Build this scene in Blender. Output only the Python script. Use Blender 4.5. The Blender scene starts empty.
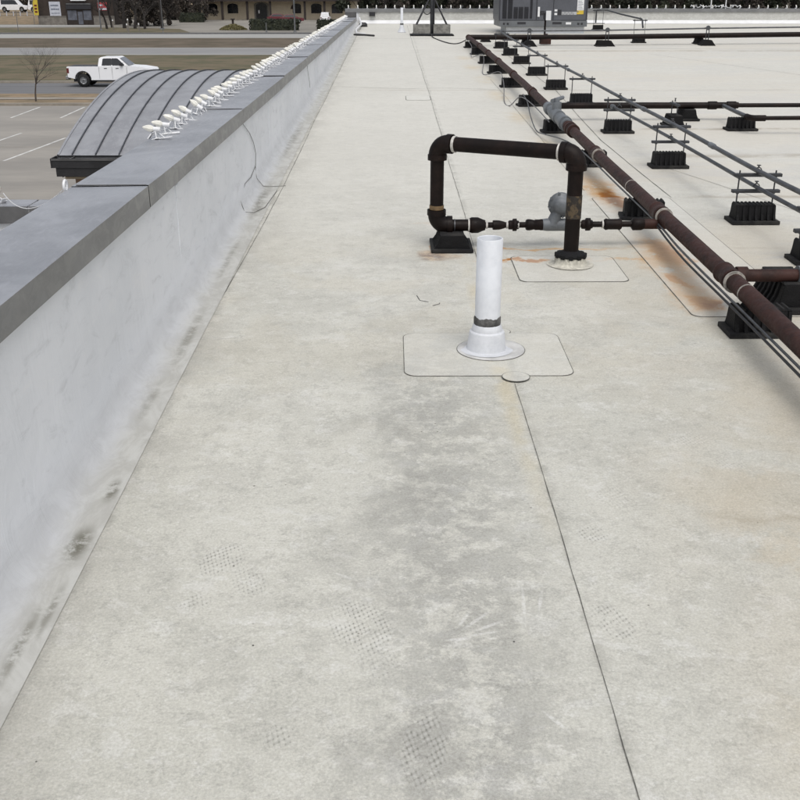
import bpy, math, random
from mathutils import Vector, Matrix
SC = bpy.context.scene
COL = SC.collection
PI = math.pi
SLOPE = 0.02            # the roof rises 2 % away from the camera

# ---------------------------------------------------------------- camera, world, sun, exposure
cam_d = bpy.data.cameras.new('camera'); cam = bpy.data.objects.new('camera', cam_d); COL.objects.link(cam)
cam.location = (0, 0, 1.65)
PITCH = math.atan(411/1000)
cam.rotation_euler = (PI/2 - PITCH, 0, -0.0074)
cam_d.sensor_width = 36; cam_d.lens = 45.0; cam_d.clip_start = 0.05; cam_d.clip_end = 3000
SC.camera = cam
SUN_EL, SUN_AZ = math.radians(62), math.radians(165)      # azimuth from +Y, clockwise
w = bpy.data.worlds.new('World'); SC.world = w; w.use_nodes = True
nt = w.node_tree; nt.nodes.clear()
out = nt.nodes.new('ShaderNodeOutputWorld'); bg = nt.nodes.new('ShaderNodeBackground')
sky = nt.nodes.new('ShaderNodeTexSky'); sky.sky_type = 'NISHITA'; sky.sun_disc = False
sky.sun_elevation = SUN_EL; sky.sun_rotation = SUN_AZ; sky.air_density = 1.0; sky.dust_density = 5.0; sky.ozone_density = 1.0
hs = nt.nodes.new('ShaderNodeHueSaturation'); hs.inputs['Saturation'].default_value = 0.33
nt.links.new(sky.outputs[0], hs.inputs['Color']); nt.links.new(hs.outputs[0], bg.inputs[0]); nt.links.new(bg.outputs[0], out.inputs[0])
bg.inputs[1].default_value = 0.16
sd = bpy.data.lights.new('sun', 'SUN'); sun = bpy.data.objects.new('sun', sd); COL.objects.link(sun)
sd.energy = 0.5; sd.angle = math.radians(50); sd.color = (1.0, 0.96, 0.9)
dv = Vector((math.sin(SUN_AZ)*math.cos(SUN_EL), math.cos(SUN_AZ)*math.cos(SUN_EL), math.sin(SUN_EL)))
sun.rotation_euler = dv.to_track_quat('Z', 'Y').to_euler()
SC.view_settings.view_transform = 'Standard'; SC.view_settings.look = 'None'
SC.view_settings.gamma = 1; SC.view_settings.use_curve_mapping = False
SC.view_settings.exposure = 0.06
try:
    SC.cycles.max_bounces = 6; SC.cycles.use_denoising = True
except Exception: pass

# ---------------------------------------------------------------- node helper
class NT:
    def __init__(s, name):
        s.m = bpy.data.materials.new(name); s.m.use_nodes = True
        s.t = s.m.node_tree; s.b = s.t.nodes['Principled BSDF']
        s.tc = s.t.nodes.new('ShaderNodeTexCoord'); s.obj = s.tc.outputs['Object']
    def put(s, sock, v):
        if v is None: return
        if isinstance(v, bpy.types.NodeSocket): s.t.links.new(v, sock)
        else:
            if sock.type == 'RGBA' and len(v) == 3: v = (*v, 1)
            sock.default_value = v
    def mth(s, op, a, b=None, c=None, clamp=False):
        n = s.t.nodes.new('ShaderNodeMath'); n.operation = op; n.use_clamp = clamp
        s.put(n.inputs[0], a); s.put(n.inputs[1], b); s.put(n.inputs[2], c); return n.outputs[0]
    def map(s, v, loc=(0,0,0), rot=(0,0,0), sc=(1,1,1), typ='POINT'):
        n = s.t.nodes.new('ShaderNodeMapping'); n.vector_type = typ
        s.put(n.inputs[0], v); n.inputs[1].default_value = loc; n.inputs[2].default_value = rot; n.inputs[3].default_value = sc
        return n.outputs[0]
    def noise(s, sc, det=4, ro=0.55, v=None, dist=0.0, col=False):
        n = s.t.nodes.new('ShaderNodeTexNoise'); s.put(n.inputs['Vector'], v or s.obj)
        n.inputs['Scale'].default_value = sc; n.inputs['Detail'].default_value = det
        n.inputs['Roughness'].default_value = ro; n.inputs['Distortion'].default_value = dist
        return n.outputs['Color' if col else 'Fac']
    def vor(s, sc, feat='F1', v=None, o='Distance', rnd=1.0):
        n = s.t.nodes.new('ShaderNodeTexVoronoi'); n.feature = feat; s.put(n.inputs['Vector'], v or s.obj)
        n.inputs['Scale'].default_value = sc; n.inputs['Randomness'].default_value = rnd
        return n.outputs[o]
    def rng(s, v, a, b, c=0.0, d=1.0, smooth=True):
        n = s.t.nodes.new('ShaderNodeMapRange'); n.interpolation_type = 'SMOOTHSTEP' if smooth else 'LINEAR'
        s.put(n.inputs[0], v); n.inputs[1].default_value = a; n.inputs[2].default_value = b
        n.inputs[3].default_value = c; n.inputs[4].default_value = d; return n.outputs[0]
    def mix(s, f, a, b, mode='MIX'):
        n = s.t.nodes.new('ShaderNodeMix'); n.data_type = 'RGBA'; n.blend_type = mode
        s.put(n.inputs[0], f); s.put(n.inputs[6], a); s.put(n.inputs[7], b); return n.outputs[2]
    def ell(s, cx, cy, rx, ry, ang=0.0, soft=0.5, v=None):
        l = s.map(v or s.flat, (cx, cy, 0), (0, 0, ang), (rx, ry, 1), 'TEXTURE')
        n = s.t.nodes.new('ShaderNodeVectorMath'); n.operation = 'LENGTH'; s.t.links.new(l, n.inputs[0])
        return s.rng(n.outputs['Value'], 1.0, soft, 0.0, 1.0)
    def mul(s, a, b): return s.mth('MULTIPLY', a, b)
    def bump(s, h, st=0.3, d=0.02, nrm=None):
        n = s.t.nodes.new('ShaderNodeBump'); n.inputs['Strength'].default_value = st; n.inputs['Distance'].default_value = d
        s.t.links.new(h, n.inputs['Height'])
        if nrm: s.t.links.new(nrm, n.inputs['Normal'])
        return n.outputs[0]
    def done(s, col=None, rough=None, nrm=None, metal=None, spec=None):
        s.put(s.b.inputs['Base Color'], col); s.put(s.b.inputs['Roughness'], rough)
        if nrm: s.t.links.new(nrm, s.b.inputs['Normal'])
        s.put(s.b.inputs['Metallic'], metal); s.put(s.b.inputs['Specular IOR Level'], spec)
        return s.m

def plain(name, c, rough=0.6, var=0.25, sc=6, det=5, bump=0.0, bsc=60, metal=0.0, c2=None, lo=0.35, hi=0.65, stretch=None, spec=None):
    n = NT(name); v = n.map(n.obj, sc=stretch) if stretch else None
    f = n.rng(n.noise(sc, det, 0.6, v), lo, hi)
    c2 = c2 or tuple(x*(1-var) for x in c)
    col = n.mix(f, c, c2)
    f2 = n.noise(sc*9, 3, 0.6, v)
    col = n.mix(0.35, col, n.mix(f2, (0.25,)*3, (0.75,)*3), 'OVERLAY')
    nrm = n.bump(n.noise(bsc, 4, 0.6, v), bump, 0.01) if bump else None
    return n.done(col, n.rng(f2, 0.2, 0.8, rough-0.08, min(1, rough+0.1)), nrm, metal, spec)

M = {}
def mats():
    # -- single ply roof membrane, with its dirt, footprints and rust stains
    n = NT('roof_membrane')
    geo = n.t.nodes.new('ShaderNodeNewGeometry'); n.obj = geo.outputs['Position']
    n.flat = n.map(n.obj, sc=(1, 1, 0))
    F = n.flat
    sx = n.t.nodes.new('ShaderNodeSeparateXYZ'); n.t.links.new(F, sx.inputs[0]); X, Y = sx.outputs[0], sx.outputs[1]
    big = n.noise(0.55, 4, 0.6, F, 0.5); mid = n.noise(2.6, 9, 0.70, F, 0.25); fine = n.noise(11, 9, 0.76, F, 0.1)
    grit = n.noise(130, 5, 0.8, F)
    st = n.map(F, rot=(0, 0, .5), sc=(1, 1.35, 1)); smear = n.noise(6, 9, 0.76, st, 0.25)
    base = n.mix(n.rng(big, 0.35, 0.65), (0.482, 0.479, 0.428), (0.555, 0.550, 0.495))
    col = n.mix(n.mul(n.rng(mid, 0.46, 0.60), 0.38), base, (0.385, 0.382, 0.343))
    col = n.mix(n.mul(n.rng(fine, 0.535, 0.575), 0.26), col, (0.29, 0.288, 0.262))
    col = n.mix(n.mul(n.rng(smear, 0.545, 0.585), 0.40), col, (0.62, 0.62, 0.588))
    col = n.mix(n.mul(n.rng(smear, 0.44, 0.39), 0.22), col, (0.33, 0.325, 0.295))
    vf2 = n.noise(46, 9, 0.85, n.map(F, rot=(0, 0, -.4), sc=(1, 1.1, 1)), 0.1); chip = n.rng(n.noise(5, 8, .8, F), .46, .54)
    col = n.mix(n.mul(n.mul(n.rng(vf2, 0.52, 0.57), chip), 0.34), col, (0.25, 0.248, 0.228))
    col = n.mix(n.mul(n.rng(vf2, 0.46, 0.42), 0.25), col, (0.68, 0.68, 0.645))
    hair = n.noise(21, 8, 0.82, n.map(F, rot=(0, 0, .7), sc=(.9, 1.3, 1)), 0.2)
    col = n.mix(n.mul(n.rng(hair, 0.56, 0.64), 0.30), col, (0.28, 0.275, 0.255))
    col = n.mix(n.mul(n.rng(hair, 0.44, 0.37), 0.35), col, (0.72, 0.715, 0.69))
    # darker traffic dirt down the middle, below the vent
    wv = n.mth('ADD', X, n.mth('MULTIPLY', n.mth('SUBTRACT', mid, 0.5), 0.5))
    lane = n.mul(n.rng(n.mth('ABSOLUTE', n.mth('SUBTRACT', wv, 0.17)), 0.42, 0.03), n.mul(n.rng(Y, 5.2, 3.6), n.rng(n.noise(7.5, 9, .82, F, .1), 0.43, 0.53)))
    col = n.mix(n.mul(lane, 0.50), col, (0.235, 0.235, 0.218))
    lane2 = n.mul(n.rng(n.mth('ABSOLUTE', n.mth('SUBTRACT', wv, 0.05)), 0.28, 0.02), n.mul(n.rng(Y, 9.5, 5.0), n.rng(mid, 0.42, 0.62)))
    col = n.mix(n.mul(lane2, 0.25), col, (0.33, 0.325, 0.295))
    # near left is cleaner and cooler, near right warmer
    col = n.mix(n.mul(n.rng(X, 0.5, 1.6), n.mul(n.rng(Y, 6.5, 3), n.rng(big, 0.38, 0.55))), col, n.mix(0.6, col, (0.45, 0.395, 0.30)))
    warm = n.noise(0.38, 3, 0.6, n.map(F, loc=(7, 3, 0), sc=(0.7, 1.5, 1)))
    col = n.mix(n.mul(n.rng(warm, 0.40, 0.62), n.mul(n.rng(X, .6, 2.4), 0.62)), col, (0.50, 0.455, 0.37))
    col = n.mix(n.mul(n.rng(n.noise(.9, 6, .65, n.map(F, loc=(2, 9, 0), sc=(.6, 1.6, 1)), .8), .52, .60), n.mul(n.rng(X, 1.4, 2.6), 0.45)), col, (0.40, 0.405, 0.41))
    yw = n.rng(n.noise(1.5, 6, .68, n.map(F, loc=(5, 2, 0)), .2), .47, .56)
    col = n.mix(n.mul(n.mul(yw, n.rng(X, .75, 1.2)), n.mul(n.rng(Y, 4.0, 2.6), .34)), col, (.45, .375, .255))
    col = n.mix(n.mul(n.mul(yw, n.rng(n.mth('ABSOLUTE', n.mth('SUBTRACT', Y, 5.2)), 2.2, .6)), .16), col, (.47, .415, .30))
    # paler tone with distance up the roof
    col = n.mix(n.mul(n.rng(Y, 3.5, 11), 0.55), col, (0.635, 0.622, 0.57))
    # yellow water line below vent
    yl = n.mul(n.ell(0.47, 4.4, 0.07, 2.2, 0.02, 0.1), n.rng(n.noise(5, 4, 0.6, F), 0.36, 0.6))
    col = n.mix(n.mul(yl, 0.5), col, (0.50, 0.43, 0.27))
    for (cx, cy, rx, ry) in [(1.52, 12.3, .25, .9), (1.48, 14.4, .25, .9), (1.46, 16.5, .25, .8), (1.42, 18.6, .25, .7), (1.40, 20.5, .25, .6), (1.52, 10.2, .25, .7)]:
        col = n.mix(n.mul(n.mul(n.ell(cx, cy, rx, ry, 0, 0.1), n.rng(mid, 0.36, 0.6)), 0.5), col, (0.55, 0.44, 0.26))
    # algae and dirt in the gutter at the foot of the wall
    gd = n.mul(n.rng(X, -0.60, -1.0), n.rng(n.noise(3.2, 5, 0.7, n.map(F, sc=(1.5, 0.6, 1))), 0.36, 0.60))
    col = n.mix(n.mul(gd, 0.55), col, (0.36, 0.35, 0.315))
    for (cx, cy, rx, ry, k) in [(-0.985, 2.71, .035, .16, .85), (-0.975, 3.02, .03, .13, .75), (-1.0, 2.25, .03, .25, .4), (-0.97, 4.6, .04, .5, .35), (-0.985, 7.9, .05, .8, .45)]:
        col = n.mix(n.mul(n.mul(n.ell(cx, cy, rx, ry, 0, 0.2), n.rng(fine, 0.38, 0.56)), k), col, (0.15, 0.145, 0.115))
    # horizontal smear lines on the far right
    wy = n.mth('ADD', Y, n.mth('MULTIPLY', n.mth('SUBTRACT', n.noise(1.1, 4, 0.6, F), 0.5), 0.35)); mm = n.rng(mid, 0.34, 0.55)
    for (cy, hw, x0, k) in [(6.25, .05, .55, .25), (2.9, .03, .9, .22), (7.75, .07, 2.2, .35), (11.3, .12, 2.6, .42), (15.0, .12, -.4, .18), (22.2, .3, 2.0, .35), (9.6, .2, 2.5, .35)]:
        m = n.mul(n.rng(n.mth('ABSOLUTE', n.mth('SUBTRACT', wy, cy)), hw, 0.0), n.mul(n.rng(X, x0, x0+.3), mm))
        col = n.mix(n.mul(m, k*1.7), col, (0.33, 0.29, 0.225))
    # rust stains
    rn = n.rng(n.noise(9, 8, 0.8, F, .3), 0.38, 0.46)
    rn2 = n.rng(n.noise(8, 8, 0.78, F, .3), 0.36, 0.50)
    wob = n.t.nodes.new('ShaderNodeVectorMath'); wob.operation = 'MULTIPLY_ADD'
    n.t.links.new(n.noise(4.5, 4, 0.6, F, 0.5, True), wob.inputs[0]); wob.inputs[1].default_value = (0.30, 0.30, 0); n.t.links.new(F, wob.inputs[2])
    WB = n.map(wob.outputs[0], loc=(-0.15, -0.15, 0), sc=(1, 1, 0))
    for (cx, cy, rx, ry, a, k) in [(1.66, 8.0, .17, .95, .0, .55), (1.70, 7.7, .09, .5, .0, .95), (1.72, 6.1, .12, .42, .05, .95), (1.66, 6.0, .17, .7, .0, .55), (1.66, 5.10, .10, .17, 0, 1.0), (1.62, 5.5, .05, .22, .1, .9), (.27, 6.3, .03, .1, 0, .6), (.62, 6.22, .14, .025, 0, .9),
                                   (1.62, 5.3, .15, .5, 0, .5), (.86, 5.95, .34, .035, .0, .85), (1.0, 6.2, .5, .03, .0, .6), (1.45, 5.98, .35, .03, 0, .35), (.28, 6.08, .15, .13, 0, .35), (.52, 6.9, .5, .04, 0, .15)]:
        col = n.mix(n.mul(n.mul(n.ell(cx, cy, rx*1.15, ry*1.1, a, 0.25, WB), rn), k*1.15), col, (0.52, 0.28, 0.075))
        if k > .8: col = n.mix(n.mul(n.mul(n.ell(cx, cy, rx*1.0, ry*.85, a, 0.3, WB), rn2), k*1.7), col, (0.36, 0.13, 0.012))
    col = n.mix(n.mul(n.mul(n.ell(.26, 6.06, .16, .14, 0, .2, WB), n.rng(fine, .36, .56)), .75), col, (.17, .145, .14))
    for (sx_, k) in ((.523, .4), (-.93, .5)):
        sm = n.mul(n.rng(n.mth('ABSOLUTE', n.mth('SUBTRACT', X, sx_+.012)), .035, .0), n.rng(n.noise(6, 6, .75, F), .42, .6))
        col = n.mix(n.mul(sm, k), col, (.27, .265, .235))
    # trodden tread prints
    acc = None
    for (cx, cy, rx, ry, a, k, sc) in [(-.52, 2.62, .075, .11, -.5, .9, 62), (-.42, 2.5, .06, .10, .4, .6, 62), (-.56, 2.40, .055, .05, 0, .55, 90), (-.09, 2.28, .10, .15, .35, .85, 60),
                                      (-.03, 2.13, .08, .08, 0, .45, 60), (.07, 1.82, .065, .15, -.12, .9, 50), (-.27, 1.86, .06, .05, 0, .6, 75), (.60, 2.30, .06, .11, .3, .75, 66), (.63, 2.76, .06, .06, .8, .7, 90),
                                      (.74, 3.0, .07, .09, 0, .35, 70), (1.12, 3.45, .09, .07, 0, .45, 60), (1.22, 3.25, .08, .06, 0, .4, 66), (.42, 3.3, .1, .1, 0, .25, 60)]:
        e_ = n.mul(n.ell(cx, cy, rx, ry, a, 0.6), k)
        acc = e_ if acc is None else n.mth('MAXIMUM', acc, e_)
    acc = n.mul(acc, n.rng(n.noise(24, 5, .75, F), .40, .54))
    hv_ = n.t.nodes.new('ShaderNodeVectorMath'); hv_.operation = 'MULTIPLY_ADD'
    n.t.links.new(n.noise(30, 2, .5, F, 0, True), hv_.inputs[0]); hv_.inputs[1].default_value = (.006, .006, 0); n.t.links.new(F, hv_.inputs[2])
    hx = n.map(hv_.outputs[0], rot=(0, 0, .35), sc=(62, 62/1.732, 1)); hx2 = n.map(hx, loc=(.5, .5, 0))
    vf = n.mth('MINIMUM', n.vor(1, 'F1', hx, rnd=0.0), n.vor(1, 'F1', hx2, rnd=0.0))
    col = n.mix(n.mul(acc, .12), col, (0.28, 0.28, 0.26))
    col = n.mix(n.mul(n.mul(acc, n.rng(vf, 0.33, 0.43)), .85), col, (0.17, 0.17, 0.15))
    col = n.mix(n.mul(n.mul(acc, n.rng(vf, .26, .16)), .22), col, (0.72, 0.72, 0.69))
    for (ox, oy, th, ln) in [(.17, 2.23, .25, .07), (.18, 2.24, .5, .085), (.17, 2.25, .8, .08), (.165, 2.26, 1.1, .06), (.12, 2.22, .1, .05), (.36, 2.30, 1.5, .09), (.40, 2.33, 1.35, .07), (-.1, 2.5, 2.6, .05), (.42, 1.86, 2.2, .06)]:
        sl = n.mul(n.ell(ox+ln*math.cos(th), oy+ln*math.sin(th), .008, ln, th-PI/2, 0.3), n.rng(vf2, .42, .55))
        col = n.mix(n.mul(sl, .5), col, (.72, .72, .70))
    # scuffs: short dark marks and pepper specks
    sp = n.mul(n.rng(n.vor(4.2, 'F1', F), 0.018, 0.009), 1.0); sp2 = n.rng(n.vor(6.1, 'F1', n.map(F, loc=(3.3, 1.7, 0))), 0.035, 0.012)
    col = n.mix(n.mul(sp, n.rng(mid, .42, .48)), col, (0.03, 0.03, 0.028))
    col = n.mix(n.mul(sp2, n.rng(big, .44, .52)), col, (0.13, 0.12, 0.10))
    sp3 = n.mul(n.rng(n.vor(13, 'F1', n.map(F, loc=(1.3, 4.7, 0))), 0.06, 0.03), n.rng(n.noise(2.2, 4, .7, F), .56, .60))
    col = n.mix(n.mul(sp3, .8), col, (0.10, 0.095, 0.08))
    sc1 = n.mul(n.rng(n.noise(26, 6, .75, n.map(F, sc=(.45, 1.4, 1)), .8), .64, .72), n.rng(mid, .48, .62))
    col = n.mix(n.mul(sc1, .55), col, (0.20, .195, .175))
    col = n.mix(0.34, col, n.mix(n.rng(grit, .3, .7), (0.25,)*3, (0.75,)*3), 'OVERLAY')
    h = n.mth('ADD', n.mul(grit, .25), n.mth('ADD', n.mul(mid, 2.0), n.mul(fine, .5)))
    M['roof'] = n.done(col, n.rng(fine, .3, .7, .50, .72), n.bump(h, .22, .012), spec=0.35)

    pm = M['roof'].copy(); pm.name = 'patch_membrane'; M['patch'] = pm
    pb_ = pm.node_tree.nodes['Principled BSDF']; lk = pb_.inputs['Base Color'].links[0]; mx = pm.node_tree.nodes.new('ShaderNodeMix'); mx.data_type = 'RGBA'
    mx.inputs[0].default_value = .30; mx.inputs[7].default_value = (.64, .64, .60, 1); pm.node_tree.links.new(lk.from_socket, mx.inputs[6]); pm.node_tree.links.new(mx.outputs[2], pb_.inputs['Base Color'])
    # -- cleaner wall flashing membrane
    n = NT('wall_membrane'); geo = n.t.nodes.new('ShaderNodeNewGeometry'); v = n.obj = geo.outputs['Position']; n.flat = n.map(v, sc=(1, 1, 0))
    a = n.noise(1.3, 5, .6, v, .5); b = n.noise(9, 7, .7, n.map(v, sc=(1, .5, 1.4)), .8)
    col = n.mix(n.rng(a, .35, .65), (.66, .68, .712), (.72, .738, .77))
    col = n.mix(n.mul(n.rng(b, .52, .72), .35), col, (.42, .43, .44))
    col = n.mix(n.mul(n.rng(b, .42, .3), .35), col, (.76, .765, .77))
    s3 = n.t.nodes.new('ShaderNodeSeparateXYZ'); n.t.links.new(v, s3.inputs[0])
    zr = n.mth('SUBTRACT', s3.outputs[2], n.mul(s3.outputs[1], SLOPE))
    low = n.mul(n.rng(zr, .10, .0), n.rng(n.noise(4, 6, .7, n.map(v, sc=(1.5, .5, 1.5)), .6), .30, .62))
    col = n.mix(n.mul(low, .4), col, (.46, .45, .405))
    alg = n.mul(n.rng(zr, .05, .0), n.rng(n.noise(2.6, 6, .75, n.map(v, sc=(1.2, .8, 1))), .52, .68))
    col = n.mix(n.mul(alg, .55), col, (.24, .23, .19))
    xm = n.rng(s3.outputs[0], -1.13, -.90)
    wx_ = n.mth('ADD', s3.outputs[0], n.mul(n.mth('SUBTRACT', n.noise(4, 6, .7, n.flat), .5), .12))
    col = n.mix(n.mul(n.rng(zr, .17, .04), .85), col, n.mix(n.rng(b, .4, .6), (.52, .53, .54), (.47, .478, .485)))  # cove painted greyer to hold back the light on its upturned face
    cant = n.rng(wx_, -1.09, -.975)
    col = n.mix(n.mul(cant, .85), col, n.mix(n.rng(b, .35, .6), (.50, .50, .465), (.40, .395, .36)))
    for (cx, cy, rx, ry, k) in [(-.975, 2.70, .05, .15, 1.0), (-.96, 3.05, .035, .11, .9), (-.985, 2.2, .025, .25, .7), (-.955, 2.35, .02, .2, .6), (-.985, 4.6, .035, .55, .55), (-1.0, 7.6, .05, .9, .7), (-1.0, 6.0, .03, .7, .5), (-1.02, 10.5, .05, 1.6, .55), (-1.0, 3.8, .03, .3, .4)]:
        col = n.mix(n.mul(n.mul(n.ell(cx, cy, rx, ry, 0, 0.15), n.rng(n.noise(11, 7, .78, n.flat), .40, .56)), k), col, (.15, .145, .115))
    scr = n.rng(n.noise(18, 5, .75, n.map(v, rot=(0, 0, .4), sc=(1, .35, 1.6)), 2.0), .70, .78)
    col = n.mix(n.mul(scr, .5), col, (.28, .28, .27))
    wr = n.noise(3.4, 5, .6, n.map(v, sc=(1, 1.6, .5)), 1.2)
    M['wallmem'] = n.done(col, n.rng(b, .3, .7, .42, .6), n.bump(n.mth('ADD', n.mul(wr, 2.0), n.mul(b, .4)), .22, .015), spec=.4)

    # -- grey coping metal with water marks
    def metalpaint(name, c, c2, r=.42):
        n = NT(name); v = n.obj
        a = n.noise(1.8, 6, .65, v, .6); b = n.noise(14, 6, .7, n.map(v, sc=(1.8, .5, 1)), .5)
        col = n.mix(n.rng(a, .34, .66), c, c2)
        col = n.mix(n.mul(n.rng(b, .54, .62), .38), col, tuple(min(1, x*1.6) for x in c))
        col = n.mix(n.mul(n.rng(b, .44, .3), .25), col, tuple(x*.72 for x in c))
        return n.done(col, n.rng(b, .3, .7, r-.08, r+.14), n.bump(n.noise(2.2, 3, .5, v), .12, .01), metal=.25)
    M['coping'] = metalpaint('coping_metal', (.25, .26, .283), (.355, .368, .395), .36)
    M['coping_shade'] = metalpaint('shaded_coping_metal', (.165, .168, .17), (.21, .213, .216), .38)  # darker copy of the coping metal, shade of upright faces put into its colour
    M['pan'] = metalpaint('canopy_pan_metal', (.265, .272, .290), (.335, .345, .365), .45)
    M['rib'] = plain('canopy_rib_metal', (.06, .066, .078), .5, .3)
    M['gutter'] = plain('dark_bronze_metal', (.026, .026, .028), .45, .35, 2.5)
    M['gutter_in'] = plain('gutter_grey', (.10, .10, .10), .6, .35, 3)
    M['rubber'] = plain('black_rubber', (.007, .007, .008), .7, .5, 14, bump=.5, bsc=180, spec=.25)
    M['rubber_b'] = plain('dusty_rubber', (.010, .010, .011), .75, .5, 9, c2=(.03, .029, .027), bump=.5, bsc=160, spec=.25)
    n = NT('primer_pipe'); a = n.noise(7, 7, .7); b = n.noise(38, 5, .7)
    col = n.mix(n.rng(a, .4, .64), (.048, .022, .018), (.026, .014, .012)); col = n.mix(n.mul(n.rng(b, .6, .74), .55), col, (.11, .055, .034))
    M['rustpipe'] = n.done(col, n.rng(b, .3, .7, .5, .72), n.bump(b, .25, .004), spec=.2)
    n = NT('black_pipe'); a = n.noise(6, 7, .7); b = n.noise(34, 5, .7)
    col = n.mix(n.rng(a, .42, .66), (.008, .0055, .005), (.015, .009, .0075)); col = n.mix(n.mul(n.rng(b, .63, .76), .6), col, (.11, .06, .035))
    M['blackpipe'] = n.done(col, n.rng(b, .3, .7, .38, .6), n.bump(b, .2, .004), spec=.15)
    M['oldband'] = plain('worn_pipe_band', (.018, .014, .011), .7, .5, 30, c2=(.085, .06, .032), lo=.45, hi=.6)
    M['galv'] = plain('galvanised_conduit', (.115, .12, .128), .42, .35, 9, metal=.5)
    M['galv_dark'] = plain('strut_steel', (.055, .058, .064), .5, .35, 9, metal=.4)
    M['casting'] = plain('grey_cast_metal', (.17, .185, .20), .5, .3, 8, metal=.2, bump=.2)
    M['tape'] = plain('white_tape', (.62, .60, .56), .6, .3, 20)
    M['tape2'] = plain('worn_tape', (.42, .39, .35), .7, .5, 30)
    M['brass'] = plain('dull_brass_band', (.20, .13, .06), .55, .5, 20)
    M['pvc'] = plain('white_pvc', (.66, .685, .72), .42, .13, 4)
    M['boot'] = plain('white_boot', (.60, .62, .65), .5, .12, 8)
    M['sealant'] = plain('grey_sealant', (.13, .13, .125), .75, .6, 25, bump=.8, bsc=90)
    M['flange'] = plain('dusty_flange', (.60, .60, .585), .55, .3, 7, 7)
    M['edge'] = plain('seam_dirt', (.17, .168, .15), .9, .6, 20)
    M['skirt'] = plain('stained_white_skirt', (.60, .58, .50), .55, .35, 30)
    M['bulb'] = plain('cream_bulb', (.80, .79, .72), .3, .12, 40)
    M['clip'] = plain('white_clip', (.76, .77, .78), .45, .12, 40)
    M['wire_b'] = plain('black_cable', (.02, .02, .022), .55, .4, 30)
    M['wire_g'] = plain('grey_cable', (.17, .17, .175), .55, .35, 30)
    M['block'] = plain('concrete_block', (.25, .245, .225), .9, .45, 10, bump=.6, bsc=80)
    M['hv'] = plain('unit_grey_paint', (.085, .09, .105), .45, .12, 3)
    M['hv2'] = plain('unit_light_grey_paint', (.13, .14, .15), .5, .15, 3)
    M['hvdark'] = plain('unit_louver_dark', (.018, .019, .026), .5, .3, 6)
    M['white'] = plain('white_paint', (.74, .75, .76), .35, .08, 4)
    M['label_g'] = plain('grey_lettering', (.42, .43, .44), .5, .1)
    M['yellow'] = plain('yellow_label', (.62, .45, .05), .5, .12)
    M['blackp'] = plain('black_print', (.02, .02, .025), .5, .2)
    M['curb'] = plain('membrane_curb', (.52, .54, .57), .5, .1, 4)
    # outdoors
    M['asphalt'] = plain('road_asphalt', (.12, .122, .127), .85, .25, .4, c2=(.15, .152, .157), stretch=(.3, 3, 1))
    M['lot'] = plain('lot_concrete', (.295, .278, .25), .85, .25, .22, c2=(.235, .223, .203), stretch=(.6, 1.6, 1), bump=.1, bsc=30)
    M['lot_far'] = plain('far_lot_concrete', (.25, .235, .205), .85, .25, .08)
    M['conc'] = plain('road_concrete', (.33, .33, .315), .85, .15, .3, stretch=(.3, 2.5, 1))
    M['conc2'] = plain('grey_concrete_road', (.25, .25, .25), .85, .15, .3, stretch=(.3, 2.5, 1))
    M['curbst'] = plain('kerb_concrete', (.30, .27, .225), .9, .3, .8)
    M['grass'] = plain('winter_grass', (.135, .107, .065), .95, .3, .35, 9, c2=(.075, .073, .036), lo=.38, hi=.62, bump=.8, bsc=5)
    M['grass2'] = plain('brown_grass', (.125, .097, .068), .95, .3, .3, 9, c2=(.075, .06, .036), bump=.8, bsc=5)
    M['tan'] = plain('tan_dirt_grass', (.25, .185, .115), .95, .3, .8, 7, c2=(.16, .125, .075), bump=.5, bsc=6)
    M['soil'] = plain('far_ground', (.12, .10, .07), .95, .4, .04, 8)
    M['line'] = plain('lot_line_paint', (.62, .62, .60), .7, .3, 3)
    M['bark'] = plain('grey_bark', (.075, .062, .052), .9, .4, 5)
    M['bark_d'] = plain('dark_bark', (.028, .024, .022), .9, .4, 3)
    M['twig'] = plain('twig_bark', (.075, .065, .06), .9, .3, 3)
    M['leaf_d'] = plain('evergreen_leaves', (.020, .026, .016), .7, .5, .8, c2=(.045, .05, .028))
    M['leaf_b'] = plain('brown_leaves', (.06, .048, .038), .8, .5, .8, c2=(.03, .026, .022))
    M['hedge'] = plain('hedge_leaves', (.016, .022, .013), .7, .5, 2, c2=(.035, .04, .02))
    M['shrub_y'] = plain('yellow_shrub', (.19, .17, .075), .8, .4, 2)
    M['brick_d'] = plain('dark_brown_siding', (.040, .028, .022), .8, .35, .8)
    M['stone'] = plain('stone_wainscot', (.20, .185, .165), .9, .3, 1.5)
    M['stucco'] = plain('tan_stucco', (.56, .48, .36), .9, .12, .4)
    M['roofbrown'] = plain('brown_roofing', (.055, .032, .026), .85, .3, .6)
    M['post'] = plain('dark_timber', (.025, .017, .014), .7, .3, 2)
    M['glass'] = plain('dark_glass', (.012, .014, .018), .12, .3, 1)
    M['glass_b'] = plain('pale_shop_glass', (.13, .14, .17), .2, .4, .8)
    M['facade'] = plain('brick_facade', (.28, .20, .15), .9, .25, 2)
    M['red'] = plain('red_poster', (.42, .06, .07), .5, .2, 3)
    M['poster'] = plain('white_poster', (.50, .52, .58), .5, .15, 2)
    M['posterink'] = plain('poster_ink', (.13, .15, .20), .5, .2, 2)
    M['flagy'] = plain('yellow_flag', (.55, .42, .04), .6, .2, 2)
    M['truckw'] = plain('truck_white_paint', (.80, .81, .83), .25, .03, .05)
    M['carred'] = plain('dark_red_paint', (.11, .014, .022), .25, .1, 1)
    M['cardark'] = plain('dark_car_paint', (.03, .035, .045), .25, .1, 1)
    M['tyre'] = plain('tyre_rubber', (.012, .012, .012), .85, .3, 8)
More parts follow.
